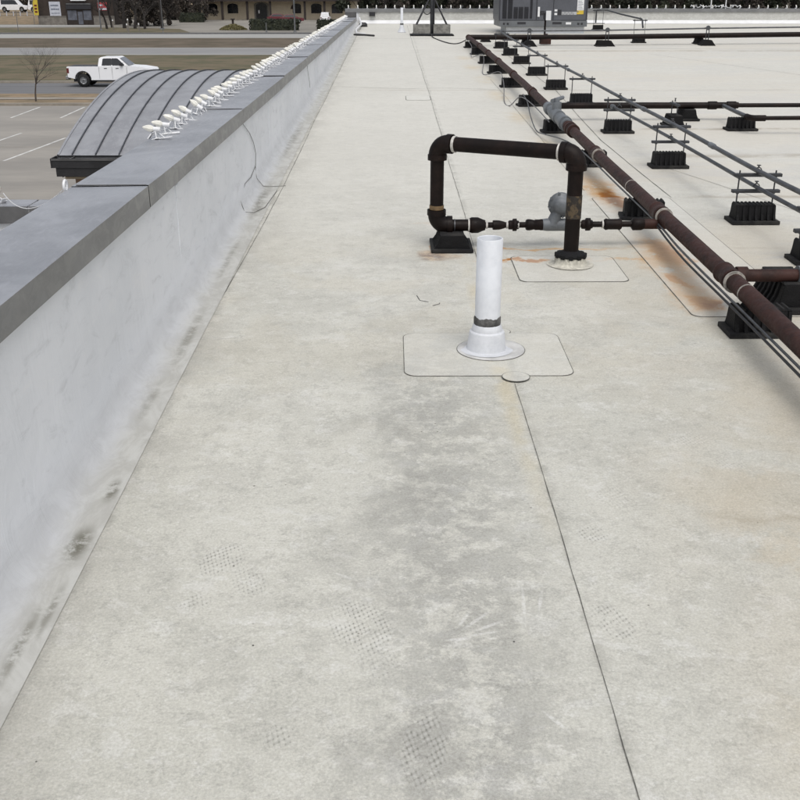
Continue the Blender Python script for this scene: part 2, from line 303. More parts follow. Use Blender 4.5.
    M['rim'] = plain('alloy_rim', (.32, .33, .34), .35, .3, 5, metal=.6)
    M['chrome'] = plain('chrome', (.45, .46, .48), .2, .1, 5, metal=.8)
    M['tail'] = plain('tail_lamp', (.12, .015, .015), .3, .1, 5)
    M['pole'] = plain('pole_grey', (.13, .135, .14), .6, .3, 1)
mats()

# ---------------------------------------------------------------- mesh builder
class MB:
    def __init__(s): s.v = []; s.f = []; s.sm = []
    def add(s, vs, fs, smooth=False, mt=None):
        o = len(s.v)
        s.v += [tuple(mt @ Vector(p)) if mt else tuple(p) for p in vs]
        s.f += [tuple(o+i for i in q) for q in fs]; s.sm += [smooth]*len(fs); return s
    def box(s, x0, x1, y0, y1, z0, z1, mt=None):
        return s.add([(x0,y0,z0),(x1,y0,z0),(x1,y1,z0),(x0,y1,z0),(x0,y0,z1),(x1,y0,z1),(x1,y1,z1),(x0,y1,z1)],
                     [(3,2,1,0),(4,5,6,7),(0,1,5,4),(1,2,6,5),(2,3,7,6),(3,0,4,7)], False, mt)
    def prism(s, prof, a0, a1, axis='X', mt=None, smooth=False):
        n = len(prof); P = []
        for a in (a0, a1):
            for (u, v) in prof:
                P.append({'X': (a, u, v), 'Y': (u, a, v), 'Z': (u, v, a)}[axis])
        F = [(i, (i+1) % n, n+(i+1) % n, n+i) for i in range(n)]
        o = len(s.v)
        s.add(P, F, smooth, mt); s.add(P, [tuple(range(n))[::-1], tuple(range(n, 2*n))], False, mt); return s
    def tube(s, pts, r, k=12, caps=True, smooth=True, mt=None):
        pts = [Vector(p) for p in pts]; n = len(pts)
        R = r if isinstance(r, (list, tuple)) else [r]*n
        T = []
        for i in range(n):
            a = pts[max(0, i-1)]; b = pts[min(n-1, i+1)]; d = (b-a)
            T.append(d.normalized() if d.length > 1e-9 else Vector((0, 0, 1)))
        up = Vector((0, 0, 1)) if abs(T[0].z) < .9 else Vector((1, 0, 0))
        N = T[0].cross(up).normalized(); V = []
        for i in range(n):
            N = (N - T[i]*N.dot(T[i])).normalized(); B = T[i].cross(N)
            for j in range(k):
                a = 2*PI*j/k; V.append(pts[i] + (N*math.cos(a)+B*math.sin(a))*R[i])
        F = [(i*k+j, i*k+(j+1) % k, (i+1)*k+(j+1) % k, (i+1)*k+j) for i in range(n-1) for j in range(k)]
        s.add(V, F, smooth, mt)
        if caps: s.add(V[:k], [tuple(range(k))], False, mt); s.add(V[-k:], [tuple(range(k))[::-1]], False, mt)
        return s
    def lathe(s, prof, c=(0,0,0), k=24, axis='Z', smooth=True):
        V = []
        for (r, z) in prof:
            for j in range(k):
                a = 2*PI*j/k; x, y = r*math.cos(a), r*math.sin(a)
                q = {'Z': (x, y, z), 'Y': (x, z, y), 'X': (z, x, y)}[axis]
                V.append((c[0]+q[0], c[1]+q[1], c[2]+q[2]))
        F = [(i*k+j, i*k+(j+1) % k, (i+1)*k+(j+1) % k, (i+1)*k+j) for i in range(len(prof)-1) for j in range(k)]
        return s.add(V, F, smooth)
    def sheet(s, pts, z, th):      # flat polygon with thickness, following the roof slope
        n = len(pts); V = [(x, y, z+SLOPE*y) for x, y in pts] + [(x, y, z+th+SLOPE*y) for x, y in pts]
        F = [tuple(range(n, 2*n))] + [(i, (i+1) % n, n+(i+1) % n, n+i) for i in range(n)]
        return s.add(V, F)
    def build(s, name, mat, parent=None, loc=None, bevel=0):
        me = bpy.data.meshes.new(name)
        off = Vector(parent['wl']) if (parent is not None and 'wl' in parent) else Vector((0, 0, 0))
        if loc is not None: off = Vector(loc)
        me.from_pydata([tuple(Vector(v)-off) for v in s.v], [], s.f)
        me.polygons.foreach_set('use_smooth', s.sm); me.update()
        o = bpy.data.objects.new(name, me); COL.objects.link(o)
        if mat is not None: me.materials.append(M[mat])
        if parent is not None: o.parent = parent; o['wl'] = list(off)
        if loc is not None: o.location = loc
        if bevel:
            b = o.modifiers.new('bevel', 'BEVEL'); b.width = bevel; b.segments = 2; b.limit_method = 'ANGLE'
        return o
def tag(o, label=None, cat=None, group=None, kind=None):
    for k, v in (('label', label), ('category', cat), ('group', group), ('kind', kind)):
        if v: o[k] = v
    return o
def empty(name, loc, label, cat, group=None, local=False):
    o = bpy.data.objects.new(name, None); COL.objects.link(o); o.location = loc
    o.empty_display_size = .1
    o['wl'] = [0, 0, 0] if local else list(loc)
    return tag(o, label, cat, group)
def sub(o):    # make a part usable as parent with the same local frame
    return o
def copy_tree(o, parent=None):
    c = o.copy(); COL.objects.link(c)
    if parent is not None: c.parent = parent
    for ch in [x for x in bpy.data.objects if x.parent == o]: copy_tree(ch, c)
    return c
def struct(mb, name, mat): return tag(mb.build(name, mat), kind='structure')
def rz(y): return SLOPE*y
ORD = ['first', 'second', 'third', 'fourth', 'fifth', 'sixth', 'seventh', 'eighth', 'ninth', 'tenth', 'eleventh', 'twelfth', 'thirteenth']
rnd = random.Random(4)
GZ = -4.1

# ================================================================ GROUND AND ROADS
def strip(name, mat, y0, y1, z, x0=-400, x1=400, th=None):
    mb = MB()
    if th: mb.box(x0, x1, y0, y1, z-th, z)
    else: mb.add([(x0,y0,z),(x1,y0,z),(x1,y1,z),(x0,y1,z)], [(0,1,2,3)])
    return struct(mb, name, mat)
strip('ground', 'soil', -300, 2500, GZ-.03, -1500, 1500)
strip('parking_lot', 'lot', -60, 55.3, GZ, -120, 60)
strip('kerb', 'curbst', 55.3, 55.7, GZ+.12, th=.2)
strip('verge', 'tan', 55.7, 58.3, GZ+.02)
strip('pavement', 'curbst', 58.3, 59.5, GZ+.04)
strip('roadside_verge', 'tan', 59.5, 61.8, GZ+.02)
strip('road', 'asphalt', 61.8, 69.3, GZ-.005)
strip('road_kerb', 'curbst', 69.3, 69.7, GZ+.12, th=.2)
strip('grass_verge', 'grass', 69.7, 99.7, GZ+.0)
strip('frontage_road', 'conc2', 99.7, 112.5, GZ-.004)
strip('frontage_road_edge', 'conc', 99.9, 101.2, GZ+.002)
strip('frontage_road_shoulder', 'conc', 111.2, 112.4, GZ+.002)
strip('median', 'grass2', 112.5, 135, GZ+.0)
strip('far_road', 'conc', 135, 147.3, GZ-.004)
strip('far_kerb', 'gutter_in', 147.3, 149.5, GZ+.10, th=.2)
strip('far_lot', 'lot_far', 149.5, 216, GZ-.002)
gv = MB(); gv.add([(-90,151,GZ+.02),(-28.5,151,GZ+.02),(-33,166,GZ+.02),(-44,172,GZ+.02),(-90,168,GZ+.02)], [(0,1,2,3,4)])
struct(gv, 'shop_lawn', 'grass')
sw = MB(); sw.add([(-120,170,GZ+.03),(-62,184,GZ+.03),(-50,184,GZ+.03),(-48,176,GZ+.03),(-120,166,GZ+.03)], [(0,4,3,2,1)])
struct(sw, 'shop_pavement', 'conc')
# painted stall lines
for i, (x0, y0, x1, y1) in enumerate([(-14.05,36.8,-13.65,42.9), (-16.3,38.6,-16.0,44.4), (-18.6,38.6,-18.4,44.4), (-18.4,49.9,-18.55,54.7), (-16.0,49.9,-16.2,54.7), (-13.6,49.9,-13.8,54.7), (-11.2,49.9,-11.4,54.7), (-20.9,49.9,-21.1,54.7)]):
    m = MB(); m.add([(x0-.055,y0,GZ+.004),(x0+.055,y0,GZ+.004),(x1+.055,y1,GZ+.004),(x1-.055,y1,GZ+.004)], [(0,1,2,3)])
    struct(m, 'parking_line', 'line')
m = MB(); m.add([(-60,40.25,GZ+.003),(-3,40.25,GZ+.003),(-3,40.33,GZ+.003),(-60,40.33,GZ+.003)], [(0,1,2,3)]); struct(m, 'lot_joint', 'curbst')

# ================================================================ THE ROOF
YF = 33.0; YB = -7.0; XR = 42.0
def roofz_sheet():
    mb = MB(); nx, ny = 60, 60
    xs = [-.93 + (XR+.93)*(i/nx)**1.6 for i in range(nx+1)]; ys = [YB + (YF-.05-YB)*j/ny for j in range(ny+1)]
    V = [(x, y, rz(y)) for y in ys for x in xs]
    F = [(j*(nx+1)+i, j*(nx+1)+i+1, (j+1)*(nx+1)+i+1, (j+1)*(nx+1)+i) for j in range(ny) for i in range(nx)]
    mb.add(V, F); return mb
struct(roofz_sheet(), 'roof', 'roof')
b = MB(); b.prism([(YB,GZ),(YF+.3,GZ),(YF+.3,.38),(YB,-.45)], -1.09, XR, 'X'); ob = struct(b, 'building_body', 'facade')

def seamline(pts, wd=.0045, name='roof_seam'):
    mb = MB(); pts2 = []
    for i in range(len(pts)-1):
        a, c = Vector(pts[i]), Vector(pts[i+1]); k = max(2, int((c-a).length/.12))
        for j in range(k): pts2.append(a.lerp(c, j/k))
    pts2.append(Vector(pts[-1])); V = []
    for i, p in enumerate(pts2):
        a = pts2[max(0, i-1)]; c = pts2[min(len(pts2)-1, i+1)]; d = (c-a).normalized(); nn = Vector((-d.y, d.x))
        q = p + nn*(math.sin(i*.21)*.003+rnd.uniform(-.0012, .0012)); ww = wd*rnd.uniform(.5, 1.15)*(1+.03*q.y)
        for sgn in (-1, 1):
            e = q+nn*sgn*ww/2; V.append((e.x, e.y, rz(e.y)+.0022))
    mb.add(V, [(2*i, 2*i+1, 2*i+3, 2*i+2) for i in range(len(pts2)-1)])
    return struct(mb, name, 'edge')
seamline([(-.94,.2),(-.935,2.5),(-.925,5),(-.885,8.2),(-.90,12),(-.90,20),(-.9,32)], .0035)
seamline([(.535,.3),(.53,1.7),(.523,4.0)], .0028); seamline([(.52,4.66),(.517,7.7),(.52,14),(.47,25),(.45,32)], .0032)
seamline([(2.16,7.75),(2.14,10.5),(2.35,15),(2.30,22)], .006)
seamline([(1.53,8.0),(1.55,14),(1.55,16.5)], .003)
seamline([(-.9,15.5),(.2,15.2),(.8,15.3),(1.5,15.1)], .008)
seamline([(-.88,26.3),(.35,26.0),(2.2,26.1)], .012)
seamline([(3.4,28.5),(3.0,27),(2.3,24.2)], .01)
seamline([(3.0,23.0),(9,22.6),(20,22.8)], .012)
seamline([(5.2,21.5),(8,13.5)], .006); seamline([(2.4,9.1),(3.2,6.5)], .004)
def rrect(x0, x1, y0, y1, r, k=6):
    P = []
    for (cx, cy, a0) in ((x1-r, y0+r, -PI/2), (x1-r, y1-r, 0), (x0+r, y1-r, PI/2), (x0+r, y0+r, PI)):
        for i in range(k+1): a = a0+PI/2*i/k; P.append((cx+r*math.cos(a), cy+r*math.sin(a)))
    return P
def circ(cx, cy, r, k=28, ry=None): return [(cx+r*math.cos(2*PI*i/k), cy+(ry or r)*math.sin(2*PI*i/k)) for i in range(k)]
def patch(parent, outer, inner, name='membrane_patch', z=0.0, mat='patch'):
    e = MB().sheet(outer, z+.0006, .0016).build('patch_edge', 'edge', parent)
    p = MB().sheet(inner, z+.0016, .0014)
    o = p.build(name, None, parent); o.data.materials.append(M[mat])
    return o
# long repair strips beside the main gas pipe
t = empty('membrane_repair_sheet', (1.8, 6.2, rz(6.2)), 'long rust-stained membrane repair sheet lying under the rusty main gas pipe', 'roof patch')
patch(t, rrect(1.535, 2.14, 4.88, 7.75, .05), rrect(1.54, 2.135, 4.885, 7.745, .05))
t = empty('membrane_repair_sheet', (.30, 14.7, rz(14.7)), 'small faint rectangular membrane patch alone in open roof, left of the far rubber blocks', 'roof patch')
patch(t, rrect(.18, .52, 13.85, 14.35, .05), rrect(.188, .512, 13.858, 14.342, .05))

# ================================================================ LEFT PARAPET
XI, XO = -1.09, -1.435; CT = .834; WX = -1.115
t = empty('parapet_wall', (-1.27, 0, 0), 'long low parapet with white membrane face and flat grey metal coping, at left', 'parapet')
ys = [YB + i*.2 for i in range(int((YF-YB)/.2)+1)]
prof = [(0, None), (.0, .60), (.0, .45), (.0, .30), (.001, .20), (.004, .14), (.012, .09), (.03, .05), (.06, .022), (.10, .010), (.14, .005), (.19, .0030)]
mb = MB(); V = []; K = len(prof)
for y in ys:
    wob = .004*math.sin(y*2.7)+.003*math.sin(y*6.1+1)
    for i, (dx, h) in enumerate(prof):
        z = .79 if h is None else rz(y)+h
        z = min(z, .79)
        k = 1 if 4 <= i <= 8 else .25
        V.append((WX+dx+wob*k, y, z + (wob*.5 if 6 <= i <= 9 else 0) ))
mb.add(V, [(j*K+i, j*K+i+1, (j+1)*K+i+1, (j+1)*K+i) for j in range(len(ys)-1) for i in range(K-1)], True)
mb.build('membrane_face', 'wallmem', t)
MB().box(XO+.02, WX-.022, YB, YF, -.3, .80).build('wall_core', 'facade', t)
MB().box(XO+.02, WX-.03, YB, YF, GZ, -.302).build('facade', 'facade', t)
for y in (2.1, 5.15, 9.3, 12.3, 15.4, 18.4, 21.5, 24.5, 27.6):
    MB().box(WX-.004, WX+.0055, y, y+.07, rz(y)+.12, .72).build('membrane_lap', 'wallmem', t)
joints = [4.50-3.05*4, 4.50-3.05*3, 4.5-6.1, 1.45, 4.5, 7.57, 10.6, 13.65, 16.75, 19.8, 22.85, 25.9, 28.95, 31.2, 32.95]
for i in range(len(joints)-1):
    y0, y1 = joints[i]+.005, joints[i+1]-.005
    if y1 < YB: continue
    y0 = max(y0, YB)
    dz = .0015*math.sin(i*2.1)
    m = MB(); zt = CT+dz; hem = .012
    P = [(XO, zt-.003), (XI, zt+.003), (XI+.0005, zt-.094), (XI-.012, zt-.100), (XI-.013, zt-.092), (XI-.004, zt-.088), (XI-.005, zt-.002), (XO+.004, zt-.008), (XO+.004, zt-.10), (XO-.0005, zt-.10)]
    n = len(P); ny = 10
    V = []
    for j in range(ny+1):
        y = y0+(y1-y0)*j/ny; u = j/ny
        for q, (x, z) in enumerate(P):
            dzz = .0015*math.sin(5*u+q+i) + (.0035*(1-u)**12 if q < 2 else 0)
            V.append((x, y, z+dzz))
    m.add(V, [(j*n+q, j*n+(q+1) % n, (j+1)*n+(q+1) % n, (j+1)*n+q) for j in range(ny) for q in range(n)])
    c = m.build('coping', 'coping', t)
    c.data.materials.append(M['coping_shade'])
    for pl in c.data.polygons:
        if abs(pl.normal.x) > .7: pl.material_index = 1  # upright faces get the coping colour with shade painted in
for y in joints[3:-1]:
    m = MB(); m.box(XO+.003, XI-.003, y-.05, y+.05, CT-.016, CT-.006); m.box(XI-.006, XI-.002, y-.05, y+.05, CT-.09, CT-.01)
    m.build('joint_plate', 'gutter', t)
    m = MB(); m.tube([(XO+.02, y+.012, CT+.004), (XI-.01, y+.012, CT+.0055)], .0028, 6)
    m.build('joint_ridge', 'gutter_in', t)
# hand-cut outlines of the flashing patches on the wall (thin sealant beads)
def onwall(y, h): return (WX+.0035, y, rz(y)+h)
def bead(pts, r=.0022):
    mb = MB(); mb.tube(pts, r, 5, smooth=True); return mb.build('patch_outline', 'edge', t)
bead([(-1.105+.0, 7.60, .735), (WX+.009, 7.95, .62), (WX+.009, 8.15, .52), (WX+.009, 8.25, .42), (WX+.009, 8.2, .33)])
bead([(WX+.009, 8.2, .33), (WX+.009, 7.9, .29), (WX+.009, 7.55, .30), (WX+.009, 7.42, .25), (-1.105, 7.25, rz(7.25)+.10), (-1.06, 7.15, rz(7.1)+.028), (-1.0, 7.2, rz(7.2)+.014), (-.945, 7.4, rz(7.4)+.007), (-.92, 8.0, rz(8)+.006)])
bead([(WX+.009, 8.2, .33), (WX+.006, 8.2, .28), (-1.095, 8.15, rz(8.15)+.075), (-1.04, 8.1, rz(8.1)+.022), (-.96, 8.15, rz(8.15)+.009), (-.87, 8.2, rz(8.2)+.005)])
bead([(WX+.009, 13.7, .73), (WX+.009, 13.8, .62), (WX+.009, 14.0, .50), (WX+.005, 14.1, .42)])

# ================================================================ FAR PARAPET
CF = 1.09
t = empty('parapet_wall', (5, YF, rz(YF)), 'far parapet across the end of the roof, white membrane wall under thin grey coping', 'parapet')
m = MB(); m.box(-1.10, XR, YF, YF+.28, rz(YF)-.05, CF-.03); m.build('membrane_face', 'wallmem', t)
m = MB(); m.prism([(YF-.002, rz(YF)+.10), (YF-.16, rz(YF)-.003+.004), (YF-.002, rz(YF)-.02)], -1.0, XR, 'X'); m.build('cant_strip', 'white', t)
for i in range(15):
    x0 = -1.45+i*3.05+.003; x1 = x0+3.044
    m = MB(); m.box(x0, x1, YF-.03, YF+.32, CF-.012, CF); m.box(x0, x1, YF-.034, YF-.026, CF-.10, CF-.001)
    m.box(x0, x1, YF+.316, YF+.324, CF-.10, CF-.001)
    c = m.build('coping', 'coping_shade', t)
MB().box(-1.45, -1.10, YF-.03, YF+.30, .80, CF-.1).build('corner_box', 'gutter_in', t)
MB().box(-1.435, XR, YF+.301, YF+.32, GZ, CF-.1).build('facade', 'facade', t)
# small dark scupper box on the far wall and a hose stub at the corner
t = empty('scupper_box', (-.62, YF-.05, 1.0), 'small black drain box fixed to the far parapet near its left corner', 'drain')
m = MB(); m.box(-.70, -.52, YF-.09, YF-.003, .88, 1.0); m.build('housing', 'gutter', t, bevel=.006)
m = MB(); m.box(-.68, -.54, YF-.10, YF-.091, .90, .98); m.build('grille', 'blackp', t)
t = empty('roof_hose', (-.75, 29, rz(29)), 'short pale hose loop with dark end lying in the far left roof corner', 'hose')
m = MB(); m.tube([(-.95, 31.2, rz(31)+.25), (-.88, 30.4, rz(30)+.12), (-.98, 29.0, rz(29)+.05), (-.93, 27.8, rz(27.8)+.03), (-.7, 27.5, rz(27.5)+.025)], .025, 8); m.build('hose', 'white', t)
m = MB(); m.tube([(-.98, 27.3, rz(27.3)+.02), (-.7, 27.1, rz(27)+.03), (-.45, 26.9, rz(27)+.02)], .022, 8); m.build('dark_end', 'gutter', t)
m = MB(); m.lathe([(0, .0), (.13, 0), (.12, .08), (.07, .12), (0, .12)], (-.85, 31.3, rz(31.3)), 12); m.build('drain_dome', 'gutter', t)

# ================================================================ LOW WING LEFT OF THE PARAPET
t = empty('wing_parapet', (-3.5, 10.6, -.45), 'low wing parapet with grey coping running left from the main parapet', 'parapet')
m = MB(); m.box(-12, XO+.022, 10.50, 10.78, GZ, -.46); m.build('wall', 'wallmem', t)
for x0, x1 in ((-12, -8.9), (-8.895, -5.3), (-5.295, -3.82), (-3.80, XO+.02)):
    m = MB(); m.box(x0, x1, 10.46, 10.82, -.458, -.45); m.box(x0, x1, 10.452, 10.46, -.63, -.451); m.box(x0, x1, 10.82, 10.828, -.60, -.451)
    c = m.build('coping', 'coping', t); c.data.materials.append(M['gutter_in'])
    for pl in c.data.polygons:
        if abs(pl.normal.y) > .7: pl.material_index = 1
m = MB(); m.box(-12, XO, -7, 10.4, -1.2, -1.1); struct(m, 'wing_roof', 'wallmem')

# ================================================================ BARREL CANOPY
def canopy():
    t = empty('barrel_canopy', (-4, 26, GZ), 'curved standing seam metal barrel canopy over the entrance beyond the left parapet', 'canopy')
    Yc, R, X0, X1 = 26.2, 20.6, -6.47, -1.46; za = -.28
    def arc(y): return za - (R - math.sqrt(max(0, R*R-(y-Yc)**2)))
    N = 40; Ys = [19.72 + (2*(Yc-19.72))*i/N for i in range(N+1)]
    xs = [X0, -6.19]; x = -6.19
    while x < X1-.46: x += .452; xs.append(x)
    xs.append(X1)
    m = MB()
    V = [(xx, y, arc(y)) for y in Ys for xx in (X0, X1)]
    m.add(V, [(2*j, 2*j+1, 2*j+3, 2*j+2) for j in range(N)], True)
    V = [(xx, y, arc(y)-.05) for y in Ys for xx in (X0, X1)]
    m.add(V, [(2*j, 2*j+2, 2*j+3, 2*j+1) for j in range(N)], True)
    m.build('roof_panel', 'pan', t)
    for xx in xs[1:-1]:
        m = MB(); V = []
        for y in Ys:
            for (dx, dz) in ((-.010, .002), (-.010, .032), (.010, .032), (.010, .002)): V.append((xx+dx, y, arc(y)+dz))
        m.add(V, [(4*j+q, 4*j+q+1, 4*j+q+5, 4*j+q+4) for j in range(N) for q in range(3)])
        m.build('standing_seam', 'rib', t)
    m = MB(); V = []
    for y in Ys:
        for (dx, dz) in ((-.012, .018), (-.012, -.10), (.03, -.10), (.03, .018)): V.append((X0+dx, y, arc(y)+dz))
    m.add(V, [(4*j+q, 4*j+(q+1) % 4, 4*j+4+(q+1) % 4, 4*j+4+q) for j in range(N) for q in range(4)])
    m.build('edge_trim', 'pan', t)
    # gable infill under the arch
    m = MB(); V = []
    for y in Ys: V += [(X0+.04, y, arc(y)-.10), (X0+.04, y, -1.75)]
    m.add(V, [(2*j, 2*j+1, 2*j+3, 2*j+2) for j in range(N)])
    m.build('gable_infill', 'stucco', t)
    for (ya, yb, s) in ((19.40, 19.73, 1), (32.67, 33.0, -1)):
        m = MB(); y0, y1 = (ya, yb)
        m.box(X0-.03, X1, y0, y0+.02, -1.50, -1.34); m.box(X0-.03, X1, y1, y1+.02, -1.50, -1.34)
        m.box(X0-.03, X1, y0, y1+.02, -1.515, -1.50); m.box(X0-.05, X0-.03, y0-.01, y1+.03, -1.515, -1.335)
        g = m.build('gutter', 'gutter', t)
        xx = X0+.3
        while xx < X1: MB().box(xx, xx+.025, y0+.021, y1-.001, -1.36, -1.345).build('gutter_strap', 'gutter_in', g); xx += .9
        m = MB(); m.box(X0+.03, X1, y0+.02, y1+.1, -1.68, -1.516); m.build('eave_fascia', 'gutter', t)
        m = MB(); m.box(X0-.032, X1, y0-.012, y0-.001, -1.375, -1.338); m.build('gutter_lip', 'gutter_in', g)
    m = MB(); m.box(X0+.05, X1, 19.85, 32.5, -1.80, -1.76); m.build('soffit', 'stucco', t)
    for y in (20.3, 32.1):
        m = MB(); m.box(X0+.2, X0+.8, y-.3, y+.3, GZ, -1.8); m.build('column', 'facade', t)
canopy()

# ================================================================ STRING LIGHT BULBS
def bulb_proto(loc, label, group):
    t = empty('string_light_bulb', loc, label, 'light bulb', group, local=True)
    m = MB(); m.box(-.035, .085, -.014, .014, 0, .004); m.box(-.01, .01, -.03, .03, .004, .008)
    m.build('base_plate', 'clip', t, bevel=.001)
    m = MB(); m.tube([(.0, -.022, .006), (-.003, -.006, .052)], .0035, 5); m.tube([(.0, .022, .006), (-.003, .006, .052)], .0035, 5); m.tube([(.04, 0, .004), (0, 0, .048)], .003, 5)
    m.tube([(.028, 0, .050), (-.012, 0, .058)], .0145, 8)
    m.build('clip_stand', 'clip', t)
    m = MB(); d = Vector((-.93, 0, .28)).normalized(); o = Vector((-.012, 0, .058))
    pr = [(.0, .012), (.007, .017), (.018, .020), (.032, .019), (.046, .014), (.058, .008), (.066, .002)]
    m.tube([o+d*a for a, _ in pr], [r for _, r in pr], 8, smooth=False)
    m.build('bulb', 'bulb', t)
    return t
bp = None; i = 0; y = 6.02
L1 = 'white string-light bulb on a clip stand along the outer edge of the left grey coping'
while y < 32.7:
    loc = (-1.375+rnd.uniform(-.008, .008), y, CT+.003)
    if bp is None: o = bp = bulb_proto(loc, 'white string-light bulb nearest the camera, standing at the near end of the left coping row', 'string light bulbs on the left coping')
    else:
        o = copy_tree(bp); o.location = loc; o['label'] = L1
    a = rnd.gauss(0, .34)
    if 30 <= i <= 50 and rnd.random() < .5: a += rnd.choice((-.7, .6))
    if i == 0: a = -.05
    o.rotation_euler = (rnd.gauss(0, .08), rnd.gauss(0.08, .15), a)
    y += .278*rnd.uniform(.80, 1.20); i += 1
x = -1.35; i = 0
while x < 13.6:
    o = copy_tree(bp); o.location = (x, YF+.12, CF+.002); o.rotation_euler = (0, rnd.gauss(.75, .08), PI*1.5+rnd.gauss(0, .12))
    o['label'] = 'white string-light bulb on a clip stand along the far grey coping'; o['group'] = 'string light bulbs on the far coping'
    if 7.6 < x < 8.0: pass
    x += .288*rnd.uniform(.97, 1.03); i += 1
o = copy_tree(bp); o.location = (-4.13, 10.62, -.448); o.rotation_euler = (0, .9, 2.6); o.scale = (1.9, 1.9, 1.9)
o['label'] = 'white bulb on a stand on the low wing coping at the left edge'; del o['group']
t = empty('white_cord', (-1.40, 6, CT), 'white cord running along the coping edge between the string-light bulbs', 'cord')
pts = []; yy = 5.9
while yy < 32.6:
    pts.append((-1.405+rnd.uniform(-.012, .012), yy, CT+rnd.uniform(.012, .04))); yy += .14
m = MB(); m.tube(pts, .0042, 5); m.build('cord', 'clip', t)
t = empty('light_cord_ring', (-1.43, 4.42, CT), 'white ring clip and slack cord hanging from the parapet edge to the wing bulb', 'cord')
m = MB(); m.tube([(-1.437+.0, 4.43+.022*math.cos(a*PI/8), CT+.018+.022*math.sin(a*PI/8)) for a in range(17)], .0062, 6)
m.build('ring', 'clip', t)
m = MB(); P = []
A = Vector((-1.44, 4.42, CT+.004)); B = Vector((-4.10, 10.6, -.34))
for i in range(17):
    u = i/16; p = A.lerp(B, u); p.z -= .20*4*u*(1-u)*.6; P.append(p)
m.tube(P, [.0022+.003*i/16 for i in range(17)], 5); m.build('cord', 'clip', t)
# wind-blown cluster of loose bulbs on the far coping
t = empty('loose_light_cord', (7.2, YF+.1, CF), 'tangle of loose white light cord heaped on the far coping at right', 'cord')
P = [(9.2+rnd.uniform(0, 1.6), YF+.1+rnd.uniform(-.1, .1), CF+rnd.uniform(.02, .11)) for _ in range(60)]
P.sort(key=lambda p: p[0]); m = MB(); m.tube(P, .013, 5); m.tube([(9.85, YF+.1, CF), (9.83, YF+.1, CF+.5)], .018, 5); m.tube([(10.3, YF+.1, CF), (10.3, YF+.1, CF+.5)], .018, 5); m.build('cord', 'clip', t)

# ================================================================ RUBBER SUPPORT BLOCKS
def block_parts(t, L=.33, W=.20, H=.135):
    hb = .026
    m = MB(); m.box(-L/2, L/2, -W/2, W/2, 0, hb); base = m.build('base_flange', 'rubber_b', t, bevel=.004)
    m = MB(); l = L/2-.028
    wt, wb = W*.26, W*.33
    m.prism([(-wb, hb), (wb, hb), (wt, H-.008), (-wt, H-.008)], -l, l, 'X')
    k = 7
    for i in range(k):
        x = -l+.010+(2*l-.020)*i/(k-1)
        m.prism([(-W/2+.012, hb-.001), (W/2-.012, hb-.001), (W/2-.030, hb+.04), (wt+.006, H-.012), (-wt-.006, H-.012), (-W/2+.030, hb+.04)], x-.008, x+.008, 'X')
    m.build('ribbed_body', 'rubber', t, bevel=.0015)
    m = MB(); k = 10
    for i in range(k):
        x = -l+(2*l)*(i+.5)/k
        m.prism([(x-l/k*.8, H-.009), (x+l/k*.8, H-.009), (x+l/k*.35, H), (x-l/k*.35, H)], -wt-.004, wt+.004, 'Y')
    m.build('notched_top', 'rubber_b', t)
proto = None
def place(rootproto, loc, rotz, label, group=None, cat=None):
    o = copy_tree(rootproto); o.location = loc; o.rotation_euler = (0, 0, rotz); o['label'] = label
    if group: o['group'] = group
    return o
mainY = [4.63, 7.04, 9.08, 11.03, 13.25, 15.4, 17.46, 19.3, 21.3, 23.1]
for i, y in enumerate(mainY):
    lab = 'black ribbed rubber block %s under the rusty main gas pipe' % ('closest to the camera' if i == 0 else ORD[i]+' back from the camera')
    loc = (1.785-.006*i, y+.02, rz(y))
    if i == 0:
        pb = empty('support_block', loc, lab, 'support block', 'rubber blocks under the main gas pipe', local=True); block_parts(pb)
    else: place(pb, loc, rnd.gauss(0, .05), lab)
# end-on blocks
def endblock(x, y, label, ang=PI/2, s=1.0, group='rubber blocks under the cross pipes'):
    o = place(pb, (x, y, rz(y)), ang, label, group); o.scale = (s, s*1.15, s*.95); return o
o = endblock(.372, 6.28, 'black stepped rubber block under the lower elbow of the gas loop', s=.98); o.scale = (1.0, 1.32, .80)
endblock(2.08, 5.10, 'black rubber block holding the short side pipe at the right edge', s=1.25)
endblock(3.43, 12.02, 'black rubber block under the middle cross pipe, seen end on')
endblock(4.63, 23.55, 'left one of the paired black blocks under the far cross pipe, middle of photo')
endblock(7.02, 24.25, 'left one of the paired black blocks under the far cross pipe, at right')
endblock(2.20, 25.0, 'small black block under the far cross pipe left of the rooftop unit')
endblock(3.02, 24.0, 'small black block under the far cross pipe beneath the rooftop unit')

# ---- strut stands
def strut_stand(loc, tiers, label, group='conduit strut stands', clamps=True, cx=0.0):
    t = empty('strut_stand', loc, label, 'pipe stand', group, local=True)
    block_parts(t)
    top = max(tiers)
    for s in (-1, 1):
        m = MB(); m.tube([(s*.125, 0, .12), (s*.125, 0, top+.02)], .0055, 8); m.build('threaded_rod', 'galv_dark', t)
        for q in tiers:
            m = MB(); m.tube([(s*.125, 0, q-.030), (s*.125, 0, q-.022)], .011, 6, smooth=False); m.build('nut', 'galv', t)
    for q in tiers:
        m = MB(); m.box(-.165, .165, -.02, .02, q-.022, q+.0); c = m.build('strut_bar', 'galv_dark', t, bevel=.003)
        if clamps:
            m = MB(); m.tube([(cx, -.009, q+.001+.022+.021*math.sin(a)) if False else (cx+.022*math.cos(a), 0, q+.018+.022*math.sin(a)) for a in [PI*1.0*k/8 for k in range(9)]], .0042, 6)
            m.tube([(cx, 0, q+.038), (cx, 0, q+.058)], .006, 6); m.box(cx-.012, cx+.012, -.008, .008, q+.052, q+.058)
            m.build('pipe_clamp', 'galv', t)
    return t
